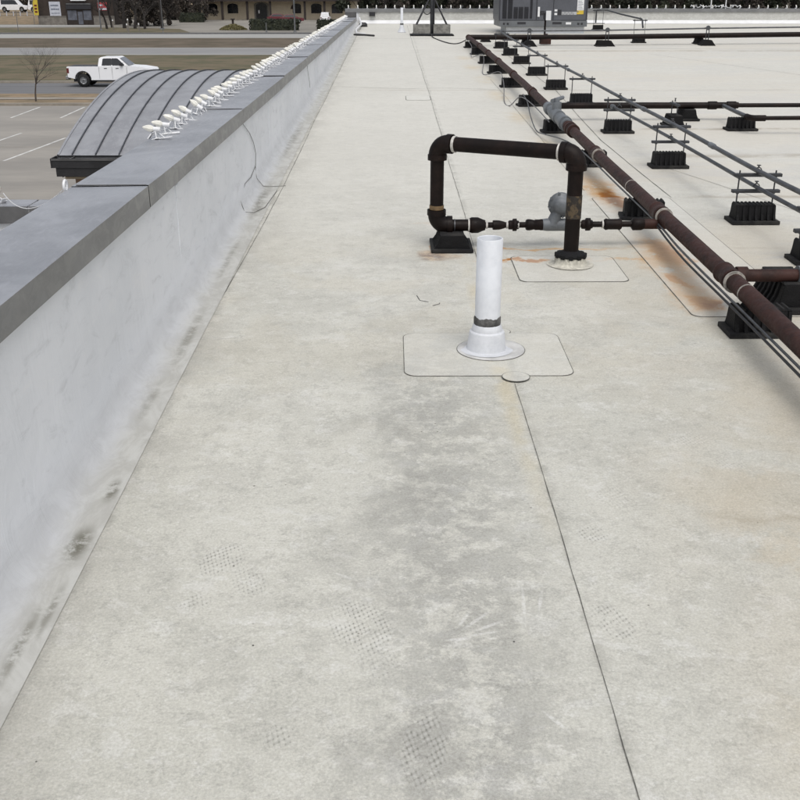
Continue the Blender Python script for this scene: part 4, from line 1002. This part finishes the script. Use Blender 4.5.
def pickup(loc, label):
    t = empty('pickup_truck', loc, label, 'pickup truck', local=True)
    L = 5.8; xr_, xf = .95+.1, 4.75; R = .42
    # lower body: tail at x=0, nose at x=L
    prof = [(.05, .62), (xr_-R-.10, .52)] + arch(xr_, R+.09, .50) + [(xr_+R+.12, .45), (xf-R-.12, .45)] + arch(xf, R+.09, .50) + [(L-.25, .48), (L-.02, .62), (L, 1.0), (L-.12, 1.16), (L-.9, 1.28), (3.95, 1.33), (2.15, 1.33), (2.15, 1.30), (.04, 1.30), (.0, 1.25)]
    m = MB(); taper_body(m, prof, .98, .95, .4, 1.35); m.build('body', 'truckw', t, bevel=.035)
    cab = [(2.10, 1.32), (2.18, 1.80), (2.32, 1.88), (3.35, 1.89), (3.52, 1.84), (4.12, 1.34)]
    m = MB(); taper_body(m, cab, .94, .74, 1.32, 1.9); m.build('cab', 'truckw', t, bevel=.04)
    def panel(pts, s, off=.006):
        V = []
        for (x, z) in pts:
            u = (z-1.32)/.58; V.append((x, s*(.94-.20*u+off), z))
        return V
    for s in (-1, 1):
        for pts in ([(2.36, 1.36), (2.42, 1.75), (2.49, 1.80), (2.98, 1.81), (3.0, 1.36)], [(3.06, 1.36), (3.04, 1.81), (3.38, 1.81), (3.46, 1.77), (3.86, 1.42), (3.86, 1.36)]):
            m = MB(); V = panel(pts, s); m.add(V, [tuple(range(len(V)))]); m.build('side_window', 'glass', t)
        m = MB(); m.box(3.60, 3.80, s*.95-.05, s*.95+.14*s if s > 0 else s*.95+.05, 1.36, 1.52) if s > 0 else m.box(3.60, 3.80, -1.12, -.92, 1.36, 1.54); m.build('wing_mirror', 'blackp', t, bevel=.02)
        m = MB(); V = panel([(2.98, 1.40), (2.98, 1.79), (3.08, 1.79), (3.08, 1.40)], s, .004); m.add(V, [(0, 1, 2, 3)]); m.build('door_pillar', 'blackp', t)
        for x in (2.50, 3.28): m = MB(); m.box(x, x+.2, s*.965-.012, s*.965+.02, 1.17, 1.21); m.build('door_handle', 'blackp', t)
        for x in (2.16, 3.03, 4.02): m = MB(); m.box(x-.006, x+.006, s*.972-.006, s*.972+.006, .52, 1.28); m.build('door_seam', 'pole', t)
        m = MB(); m.box(-.01, .14, s*.90-.07, s*.90+.07, .88, 1.2); m.build('tail_lamp', 'tail', t)
        m = MB(); m.box(L-.2, L+.01, s*.80-.14, s*.80+.14, .88, 1.06); m.build('headlight', 'chrome', t)
        for cx in (xr_, xf):
            m = MB(); P = [(cx+(R+.10)*math.cos(PI*i/12), s*.985, .50+(R+.09)*math.sin(PI*i/12)) for i in range(13)]
            m.tube(P, .03, 6); m.build('wheel_arch', 'blackp', t)
            wheel(t, cx, s*.86, R, .28, s)
        m = MB(); m.box(2.0, 4.0, s*.99-.05, s*.99+.03, .36, .42); m.build('side_step', 'blackp', t)
    m = MB(); m.add([(3.54, -.68, 1.82), (3.54, .68, 1.82), (4.10, .84, 1.37), (4.10, -.84, 1.37)], [(0, 1, 2, 3)], False, Matrix.Translation((.02, 0, .012))); m.build('windscreen', 'glass_b', t)
    m = MB(); m.box(.08, 2.08, -.80, .80, 1.301, 1.312); m.build('bed_cover', 'blackp', t)
    m = MB(); m.box(-.14, .04, -.92, .92, .50, .70); m.build('rear_bumper', 'chrome', t, bevel=.02)
    m = MB(); m.box(-.40, -.10, -.05, .05, .42, .50); m.build('tow_hitch', 'blackp', t)
    m = MB(); m.box(L-.06, L+.10, -.92, .92, .48, .72); m.build('front_bumper', 'chrome', t, bevel=.03)
    m = MB(); m.box(.3, 5.4, -.6, .6, .32, .5); m.build('chassis', 'blackp', t)
    return t
o = pickup((-20.5, 67.2, GZ), 'white crew-cab pickup truck on the near road, half hidden by the canopy'); o.scale = (.94, .94, .95)
def car(name, loc, rot, paint, label, kind='sedan'):
    t = empty(name, loc, label, 'car', local=True); t.rotation_euler = (0, 0, rot)
    L = 4.5; xr_, xf, R = .85, 3.6, .33; h = 1.45 if kind == 'sedan' else 1.72
    prof = [(.05, .40)] + [(xr_-R-.08, .32)] + arch(xr_, R+.06, .36) + [(xr_+R+.1, .28), (xf-R-.1, .28)] + arch(xf, R+.06, .36) + [(L-.1, .34), (L, .62), (L-.1, .80), (3.4, .95), (.9, .98), (.1, .95), (0, .8)]
    m = MB(); taper_body(m, prof, .90, .86, .3, 1.0); m.build('body', paint, t, bevel=.04)
    cabp = [(.45, .96), (1.05, h-.04), (1.3, h), (2.3, h), (2.6, h-.06), (3.45, .94)] if kind == 'sedan' else [(.08, .95), (.25, h-.05), (.5, h), (2.4, h), (2.7, h-.06), (3.4, .94)]
    m = MB(); taper_body(m, cabp, .84, .66, .95, h); m.build('cabin', paint, t, bevel=.04)
    for s in (-1, 1):
        pts = [(cabp[0][0]+.3, 1.02), (cabp[1][0]+.12, h-.10), (2.35, h-.09), (2.62, h-.15), (3.1, 1.02)]
        m = MB(); V = [(x, s*(.84-.18*(z-.95)/(h-.95)+.007), z) for x, z in pts]; m.add(V, [tuple(range(5))]); m.build('side_window', 'glass', t)
        for cx in (xr_, xf): wheel(t, cx, s*.80, R, .2, s)
        m = MB(); m.box(-.01, .1, s*.7-.14, s*.7+.14, .72, .88); m.build('tail_lamp', 'tail', t)
        m = MB(); m.box(L-.14, L+.0, s*.65-.16, s*.65+.16, .62, .74); m.build('headlight', 'chrome', t)
    a, b_ = cabp[0], cabp[1]; dx = -.008
    m = MB(); m.add([(a[0]*.75+b_[0]*.25+dx, -.74, 1.06), (b_[0]+dx, -.62, h-.1), (b_[0]+dx, .62, h-.1), (a[0]*.75+b_[0]*.25+dx, .74, 1.06)], [(0, 1, 2, 3)]); m.build('rear_window', 'glass', t)
    a, b_ = cabp[-1], cabp[-2]
    m = MB(); m.add([(a[0]*.85+b_[0]*.15+.01, -.76, 1.03), (b_[0]+.01, -.62, h-.1), (b_[0]+.01, .62, h-.1), (a[0]*.85+b_[0]*.15+.01, .76, 1.03)], [(0, 3, 2, 1)]); m.build('windscreen', 'glass', t)
    return t
car('parked_car', (-23.4, 201, GZ), 0, 'carred', 'dark red car parked by the tan building, left of the pair')
car('parked_car', (-20.6, 196, GZ), .05, 'carred', 'dark red car parked by the tan building, right one behind the long hedge')
car('parked_car', (-12.5, 199, GZ), PI/2, 'white', 'white car seen from behind, parked near the far end of the coping', 'suv')
car('parked_car', (11.5, 205, GZ+1.2), .0, 'cardark', 'dark car with silver glass seen above the far parapet by the mast', 'suv')
strip('far_bank', 'soil', 190, 330, GZ+1.2, 4, 26)
vanx = [-77.5, -84.5, -91.5, -72.5]
for i, x in enumerate(vanx):
    car('parked_van', (x, 230+i*2.5, GZ+1.15), 0.0, 'white', ['white van on the raised lot just left of the yellow flag', 'white van in the middle of the row on the upper left lot', 'white van at the left edge on the raised lot', 'white van on the raised lot partly behind the yellow flag'][i], 'suv').scale = (1.35, 1.2, 1.5)

# ================================================================ FAR BUILDINGS
def shop():
    Y0 = 184.8; t = empty('brown_shop', (-54, Y0, GZ), 'dark brown shop with stone base and a glazed door behind the roads', 'building')
    x0, x1 = -60.9, -47.9; zt = 1.6
    m = MB(); m.box(x0, x1, Y0+.1, Y0+12, GZ, zt); m.build('wall', 'brick_d', t)
    for (a, c) in ((x0-.05, -56.1), (-51.45, x1+.05)):
        m = MB(); m.box(a, c, Y0-.02, Y0+.099, GZ, -2.65); m.box(a, c, Y0-.08, Y0-.021, -2.75, -2.63); m.build('stone_base', 'stone', t)
    m = MB(); m.box(-56.0, -51.5, Y0-.02, Y0+.099, GZ, -.45); fr = m.build('shopfront', 'post', t)
    for (a, c) in ((-55.8, -54.25), (-53.1, -51.75)):
        m = MB(); m.box(a, c, Y0-.06, Y0-.021, -3.3, -1.75); m.build('window', 'glass_b', fr)
    m = MB(); m.box(-54.05, -53.25, Y0-.06, Y0-.021, -4.0, -1.95); m.build('door', 'glass_b', fr)
    m = MB(); m.box(-55.9, -51.6, Y0-.35, Y0-.021, -1.55, -.9); m.build('awning', 'blackp', t)
    m = MB(); m.box(-55.9, -51.6, Y0-.05, Y0-.021, -.80, -.62); m.build('lintel', 'pole', t)
    m = MB(); m.box(-55.0, -52.4, Y0-.3, Y0-.02, -.22, .3); m.build('sign_board', 'white', t)
    m = MB(); m.box(x0-.3, x1+.3, Y0-.5, Y0+12, zt, zt+.4); m.build('roof', 'roofbrown', t)
    for (a, c, z0, z1, mat, ink) in ((-58.85, -56.95, -2.62, -.35, 'poster', 'posterink'), (-50.55, -48.95, -1.75, -.45, 'red', 'poster')):
        m = MB(); m.box(a, c, Y0+.03, Y0+.098, z0, z1); p = m.build('poster', mat, t)
        m = MB(); h = z1-z0
        if mat == 'poster':
            for (zz, hh) in ((.68, .10), (.42, .10), (.16, .05)):
                x = a+.25
                while x < c-.3: wd = rnd.uniform(.12, .22); m.box(x, x+wd, Y0+.01, Y0+.029, z0+h*zz, z0+h*(zz+hh)); x += wd+.05
        else: m.box(a+.1, c-.1, Y0+.01, Y0+.029, z0+.08, z0+.38); m.box(a+.2, a+.9, Y0+.01, Y0+.029, z0+.7, z0+.95)
        m.build('print', ink, p)
shop()
t = empty('feather_flag', (-60.9, 183.5, GZ), 'tall yellow feather flag at the left corner of the brown shop', 'flag')
m = MB(); m.tube([(-61.3, 183.5, GZ), (-61.2, 183.5, -.5), (-60.9, 183.5, .2), (-60.5, 183.5, .3)], .04, 6); m.build('pole', 'pole', t)
m = MB(); m.prism([(-61.15, -2.5), (-60.35, -2.5), (-60.3, .0), (-60.6, .28), (-60.9, .2), (-61.15, -.5)], 183.48, 183.52, 'Y'); f = m.build('banner', 'flagy', t)
m = MB(); [m.box(-60.95, -60.5, 183.465, 183.478, z, z+.28) for z in (-2.1, -1.6, -1.1)]; m.build('print', 'carred', f)

def tanbuilding():
    Y0 = 214.5; t = empty('tan_building', (-22, Y0, GZ), 'long tan building with arched windows, dark posts and brown eaves', 'building')
    x0, x1 = -39.5, -7.5
    m = MB(); m.box(x0, x1, Y0+2.5, Y0+18, GZ, .8); m.build('wall', 'stucco', t)
    m = MB(); m.prism([(Y0-.6, -.55), (Y0-.6, -.25), (Y0+9, 4.2), (Y0+18.5, .2), (Y0+18.5, -.1)], x0-1, x1+1, 'X'); m.build('roof', 'roofbrown', t)
    m = MB(); m.box(x0-1.02, x1+1.02, Y0-.72, Y0-.601, -.62, -.2); m.build('eave_board', 'post', t)
    for px in (222.5, 247.5, 270.5, 305, 324.7, 349, 200):
        x = -33.80+(px-223)*.1996; m = MB(); m.box(x-.22, x+.22, Y0-.2, Y0+.2, GZ, -.56); m.build('porch_post', 'post', t)
    def archpanel(px0, px1, zb, zt, mat, name, par, y=Y0+2.5, d=.05):
        xa = -33.8+(px0-223)*.2018; xb = -33.8+(px1-223)*.2018; r = (xb-xa)/2; k = 8
        P = [(xa, zb), (xb, zb)] + [((xa+xb)/2+r*math.cos(PI*i/k), zt-.45+.45*math.sin(PI*i/k)) for i in range(k+1)]
        m = MB(); m.prism(P, y-d, y-.001, 'Y'); return m.build(name, mat, par)
    for (a, c) in ((205.5, 216), (226, 236.5), (291, 299.5), (309.5, 320), (330, 341)):
        f = archpanel(a-.9, c+.9, -3.05, -.9, 'stucco', 'window_surround', t, d=.09)
        archpanel(a, c, -2.9, -1.05, 'glass', 'window', f, y=Y0+2.41, d=.03)
        m = MB(); xm = -33.8+((a+c)/2-223)*.2018; m.box(xm-.04, xm+.04, Y0+2.36, Y0+2.379, -2.9, -1.1); m.box(xm-1, xm+1, Y0+2.36, Y0+2.379, -2.0, -1.94); m.build('glazing_bar', 'post', f)
    d = archpanel(252.5, 267, GZ, -.8, 'stone', 'door_surround', t, d=.09)
    archpanel(254.3, 265.3, GZ, -1.0, 'glass', 'door', d, y=Y0+2.41, d=.03)
    m = MB(); m.box(-27.0, -26.75, Y0+2.34, Y0+2.379, -2.9, -2.3); m.build('notice', 'white', d)
    m = MB(); m.prism([(-20.5, -2.1), (-19.3, -2.1), (-19.5, -1.4), (-19.9, -1.1), (-20.3, -1.5)], Y0+2.40, Y0+2.499, 'Y'); m.build('wall_ornament', 'rustpipe', t)
tanbuilding()

def foliage_box(mb, x0, x1, y0, y1, z0, z1, n, s):
    for _ in range(n):
        # most leaves near the surface
        p = [rnd.uniform(x0, x1), rnd.uniform(y0, y1), rnd.uniform(z0, z1)]
        ax = rnd.choice((0, 1, 1, 2, 2)); lim = ((x0, x1), (y0, y1), (z0, z1))[ax]
        p[ax] = (lim[1] if (ax == 2 or rnd.random() < .5) else lim[0])+rnd.gauss(0, s*.5)
        leaf(mb, Vector(p), s)
def leaf(mb, p, s):
    a = Vector((rnd.gauss(0, 1), rnd.gauss(0, 1), rnd.gauss(0, 1))).normalized(); b_ = a.cross(Vector((rnd.gauss(0, 1), rnd.gauss(0, 1), rnd.gauss(0, 1)))).normalized()
    s = s*rnd.uniform(.6, 1.3); mb.add([p-a*s, p+b_*s*.5, p+a*s, p-b_*s*.5], [(0, 1, 2, 3)])
def hedge(x0, x1, y0, y1, h, label):
    t = empty('hedge', ((x0+x1)/2, (y0+y1)/2, GZ), label, 'hedge')
    m = MB(); m.box(x0+.12, x1-.12, y0+.12, y1-.12, GZ, GZ+h-.1); foliage_box(m, x0, x1, y0, y1, GZ, GZ+h, int(260*(x1-x0)), .15); m.build('foliage', 'hedge', t)
    m = MB()
    x = x0+.4
    while x < x1: m.tube([(x, (y0+y1)/2, GZ), (x, (y0+y1)/2, GZ+.5)], .05, 5); x += 1.2
    m.build('stems', 'bark_d', t)
hedge(-21.3, -14.2, 160, 162.2, 1.45, 'long dark clipped hedge in front of the dark red cars')
hedge(-11.4, -6.9, 163, 165, 1.3, 'dark clipped hedge near the far end of the coping')
hedge(-39.5, -35.2, 199, 201, 1.5, 'dark clipped hedge at the left end of the tan building')
t = empty('low_shrub', (-24, 162, GZ), 'yellow-green low shrub mound left of the long hedge', 'shrub')
m = MB()
for _ in range(2600):
    a = rnd.uniform(0, 2*PI); u = math.sqrt(rnd.random()); hh = .75*(1-u*u)
    leaf(m, Vector((-24.1+2.1*u*math.cos(a), 162+1.6*u*math.sin(a), GZ+hh*rnd.uniform(.5, 1.05)+.05)), .13)
m.build('foliage', 'shrub_y', t); MB().tube([(-24.1, 162, GZ), (-24.1, 162, GZ+.4)], .08, 6).build('stems', 'bark', t)
t = empty('yard_post', (-25.5, 168, GZ), 'short dark post standing behind the yellow-green shrub', 'post')
m = MB(); m.tube([(-25.3, 170, GZ), (-25.3, 170, GZ+1.25)], .18, 8); m.build('shaft', 'post', t); m = MB(); m.box(-25.6, -25.0, 169.7, 170.3, GZ+1.25, GZ+1.4); m.build('cap', 'post', t)

def pole(px_x, y, h, r, mat, label, arm=0):
    t = empty('utility_pole', (px_x, y, GZ), label, 'pole')
    m = MB(); m.tube([(px_x, y, GZ), (px_x, y, GZ+h)], [r, r*.8], 10); m.build('shaft', mat, t)
    m = MB(); m.lathe([(0, .18), (r*1.6, .18), (r*2, .0)], (px_x, y, GZ), 10); m.build('footing', 'pole', t)
    if arm:
        m = MB(); m.tube([(px_x, y, GZ+h-.2), (px_x+arm, y, GZ+h+.1)], r*.5, 6); m.box(px_x+arm-.3, px_x+arm+.3, y-.12, y+.12, GZ+h, GZ+h+.12); m.build('lamp_arm', mat, t)
pole(-35.4, 164.5, 9, .22, 'bark_d', 'thick dark utility pole on the grass between shop and tan building')
pole(-32.3, 150.5, 4.8, .05, 'pole', 'thin grey sign pole beside the far road', 0)
pole(-13.95, 153, 8, .13, 'pole', 'grey lamp pole in front of the hedge and the dark red cars', 1.5)
pole(-18.1, 153.5, 1.3, .08, 'pole', 'short grey bollard pole in front of the long hedge')
pole(-43.6, 160, 7, .10, 'pole', 'pale slim lamp pole right of the red poster', -1.5)
pole(-52.7, 150.6, 3, .045, 'pole', 'thin grey post on the kerb below the white poster')
# white wheel stops / marker posts on the shop lawn
for i, (x, y, h) in enumerate([(-42.0, 161, 1.6), (-39.2, 158, 1.1), (-37.9, 153.5, 1.9), (-37.2, 157, 1.2)]):
    t = empty('marker_post', (x, y, GZ), ['pale marker post by the slim lamp pole on the shop lawn', 'short pale marker post among the dark trunks', 'tall pale marker post at the kerb below the trees', 'short pale marker post left of the utility pole'][i], 'post', 'pale marker posts on the shop lawn')
    MB().box(x-.08, x+.08, y-.06, y+.06, GZ, GZ+h).build('post', 'stone', t); MB().box(x-.09, x+.09, y-.07, y-.061, GZ+h-.3, GZ+h-.1).build('reflector', 'white', t)
# car-lot fence
t = empty('lot_fence', (-75, 200, GZ), 'white post-and-rail fence along the car lot at the upper left', 'fence')
m = MB(); m.box(-100, -61.5, 205, 205.06, GZ+1.5, GZ+1.62); m.box(-100, -61.5, 205, 205.06, GZ+1.05, GZ+1.12); m.build('rail', 'stone', t)
for k in range(18):
    x = -61.8-k*1.3; MB().box(x-.08, x+.08, 204.9, 205.0, GZ+.2, GZ+1.8).build('post', 'poster', t)
m = MB(); m.prism([(188, GZ+.0), (204.5, GZ+1.0), (235, GZ+1.1), (400, GZ+1.3), (400, GZ)], -160, -62.2, 'X'); struct(m, 'grass_bank', 'tan')

# ================================================================ TREES
def tree_mesh(seed, H, spread, depth=4, r0=.12, lean=0, dens=3, sides=5, trunkfrac=.32):
    r_ = random.Random(seed); tr = MB(); cr = MB()
    def grow(p, d, ln, r, lev):
        pts = [p]; q = p; dd = d.copy(); n = 3 if lev < depth-1 else 2
        for i in range(n):
            dd = (dd+Vector((r_.gauss(0, .13), r_.gauss(0, .13), r_.gauss(.05, .06)))).normalized(); q = q+dd*ln/n; pts.append(q)
        rs = [r*(1-.45*i/n) for i in range(n+1)]
        (tr if lev == 0 else cr).tube(pts, rs, sides if lev < 2 else 3, caps=False)
        if lev >= depth: return
        k = dens if lev else dens+2
        for i in range(k):
            a = 2*PI*(i+r_.random())/k; tilt = r_.uniform(.35, .8)*spread
            s = Vector((math.cos(a), math.sin(a), 0)); nd = (dd*math.cos(tilt)+s*math.sin(tilt)).normalized()
            u = r_.uniform(.55, 1.0); idx = min(n, max(1, int(u*n+.5)))
            grow(pts[idx], nd, ln*r_.uniform(.55, .8), rs[idx]*.6, lev+1)
    grow(Vector((0, 0, 0)), Vector((lean, 0, 1)).normalized(), H*trunkfrac, r0, 0)
    return tr, cr
def put_tree(name, loc, meshes, label, cat='tree', group=None, tm='bark', cm='twig', scale=1, rot=0):
    t = empty(name, loc, label, cat, group, local=True); t.scale = (scale,)*3 if not isinstance(scale, tuple) else scale; t.rotation_euler = (0, 0, rot)
    for nm, me, mt in (('trunk', meshes[0], tm), ('crown', meshes[1], cm)):
        o = bpy.data.objects.new(nm, me); COL.objects.link(o); o.parent = t
        if not me.materials: me.materials.append(M[mt])
    return t
def mk(mbs, a='t', b_='c'):
    r = []
    for mb in mbs:
        me = bpy.data.meshes.new('tree_mesh'); me.from_pydata([tuple(v) for v in mb.v], [], mb.f); me.update(); r.append(me)
    return r
# slim bare street tree by the near road
ms = mk(tree_mesh(3, 3.8, .9, 5, .05, 0, 4, 6, .36))
put_tree('bare_tree', (-19.65, 57.4, GZ), ms, 'small leafless tree on the verge beside the parking lot, left of the pickup', scale=1.0)
# leafless trees between the shop and the tan building
mA = mk(tree_mesh(11, 10, .8, 5, .28, 0, 3, 6, .34)); mB = mk(tree_mesh(12, 9, 1.0, 5, .22, .05, 3, 6, .3)); mC = mk(tree_mesh(15, 11, .9, 5, .3, 0, 3, 6, .28))
spots = [(-45.0, 172, 'tree trunk nearest the red poster'), (-44.3, 166, 'second dark bare tree right of the red poster'), (-42.3, 169, 'dark bare tree in the middle of the clump right of the shop'), (-40.2, 167, 'dark bare tree right of centre in the clump by the shop'), (-38.3, 165.5, 'dark bare tree next to the thick utility pole')]
for i, (x, y, lab) in enumerate(spots):
    put_tree('bare_tree', (x, y, GZ), (mA, mB, mC)[i % 3], lab if 'dark' in lab else 'dark bare '+lab, group='dark bare trees by the shop', tm='bark_d', cm='bark_d', rot=i*1.3, scale=.9+.08*(i % 3))
labs = ['grey bare tree filling the gap behind the shop', 'grey bare tree left of the tan building, nearer one', 'grey bare tree behind the lot entrance', 'grey bare tree overhanging the clipped hedge', 'pale bare tree beyond the lot drive', 'grey bare tree far left behind the car lot', 'bare tree behind the white vans', 'bare tree beyond the fence at the photo corner']
for i, (x, y) in enumerate([(-46, 205), (-40.5, 222), (-44, 240), (-37, 212), (-50, 252), (-92, 262), (-86, 258), (-76, 256)]):
    put_tree('bare_tree', (x, y, GZ), (mA, mB, mC)[(i+1) % 3], labs[i], group='grey bare trees far behind', rot=i*2.1, scale=1.0+.1*(i % 3))
# dense brush: clumped crowns
def brush_mesh(seed, R, H, n, s, z0=.5):
    r_ = random.Random(seed); cr = MB(); tr = MB()
    tr.tube([(0, 0, 0), (.1, 0, H*.3), (0, .1, H*.6)], [.22, .16, .06], 6)
    cl = []
    for _ in range(26):
        a = r_.uniform(0, 2*PI); u = math.sqrt(r_.random()); z = r_.uniform(z0, H)
        k = math.sqrt(max(.05, 1-((z-H*.5)/(H*.56))**2)); cl.append((Vector((R*u*k*math.cos(a), R*u*k*math.sin(a), z)), r_.uniform(.14, .30)*R))
    for c, r in cl:
        tr.tube([(0, 0, min(c.z*.5, H*.5)), tuple(c)], [.05, .02], 3, caps=False)
        for _ in range(n//26):
            d = Vector((r_.gauss(0, 1), r_.gauss(0, 1), r_.gauss(0, .8))).normalized()*r*r_.uniform(.5, 1.1)
            p = c+d; a = Vector((r_.gauss(0, 1), r_.gauss(0, 1), r_.gauss(0, 1))).normalized(); b_ = a.cross(Vector((r_.gauss(0, 1), 1, r_.gauss(0, 1)))).normalized()
            q = s*r_.uniform(.6, 1.4); cr.add([p-a*q, p+b_*q*.55, p+a*q, p-b_*q*.55], [(0, 1, 2, 3)])
    return mk((tr, cr))
bs = [brush_mesh(k, 3.4, 7.5, 5200, .22) for k in (21, 22)]; bb = [brush_mesh(k, 3.2, 7.0, 3600, .20, .3) for k in (31, 32)]
names = ['at the left corner of the far parapet', 'behind the far left corner', 'left of the small white vent', 'above the small white vent', 'directly left of the mast', 'behind the mast top', 'right of the mast, beside the dark car', 'between mast and rooftop unit', 'just left of the rooftop unit', 'behind the rooftop unit, left half', 'behind the rooftop unit, middle', 'behind the rooftop unit, right half', 'just right of the rooftop unit', 'above the tall strut stand', 'right of the tall strut stands', 'above the far rod stand', 'right of the far rod stand', 'well right of the rooftop unit', 'above the tangled cord', 'at the right edge of the far parapet', 'beyond the right edge', 'farther beyond the right edge']
for i, (x, y, lab, sc) in enumerate([(-43.4, 183, 'brown brushy tree right behind the red poster corner', 1.0), (-41.5, 178, 'brown brushy tree between the shop and the utility pole', 1.1), (-38.6, 180, 'brown brushy tree behind the thick utility pole', .9), (-43.5, 215, 'grey brushy tree at the back of the lot drive', 1.3), (-48, 222, 'grey brushy tree behind the shop roof corner', 1.4), (-36.8, 206, 'dark brushy tree over the left end of the tan building', .95)]):
    put_tree('brush_tree', (x, y, GZ), bb[i % 2], lab, group='brushy trees by the shop', tm='bark_d', cm='leaf_b', scale=sc, rot=i*1.7)
x = -4.2; i = 0
while x < 66 and i < 22:
    y = 150+rnd.uniform(-6, 6)
    if names[i].startswith('right of the mast') or names[i].startswith('between mast'): y = 232
    dark = i % 3 != 1
    me = (bs if dark else bb)[i % 2]
    put_tree('evergreen_tree' if dark else 'brush_tree', (x, y, GZ), me, ('dark evergreen tree ' if dark else 'brown dense leafless tree ')+names[i], group='trees beyond the far parapet', tm='bark_d', cm='leaf_d' if dark else 'leaf_b', scale=(1.0, 1.0, rnd.uniform(.85, 1.2)), rot=rnd.uniform(0, 6))
    x += 3.25; i += 1
m = MB()
for _ in range(26000):
    xx = rnd.uniform(-14, 90); yy = rnd.uniform(262, 285); leaf(m, Vector((xx, yy, GZ+9*rnd.random()**.8)), .55)
tag(m.build('far_wood', 'leaf_b'), 'dark winter wood closing the view beyond the far parapet', 'wood', kind='stuff')
m = MB()
for _ in range(16000):
    xx = rnd.uniform(-150, -34); yy = rnd.uniform(285, 305); leaf(m, Vector((xx, yy, GZ+10*rnd.random())), .6)
tag(m.build('far_wood', 'leaf_b'), 'grey-brown winter wood behind the car lot and shop', 'wood', kind='stuff')
for o in bpy.data.objects:
    if 'wl' in o: del o['wl']
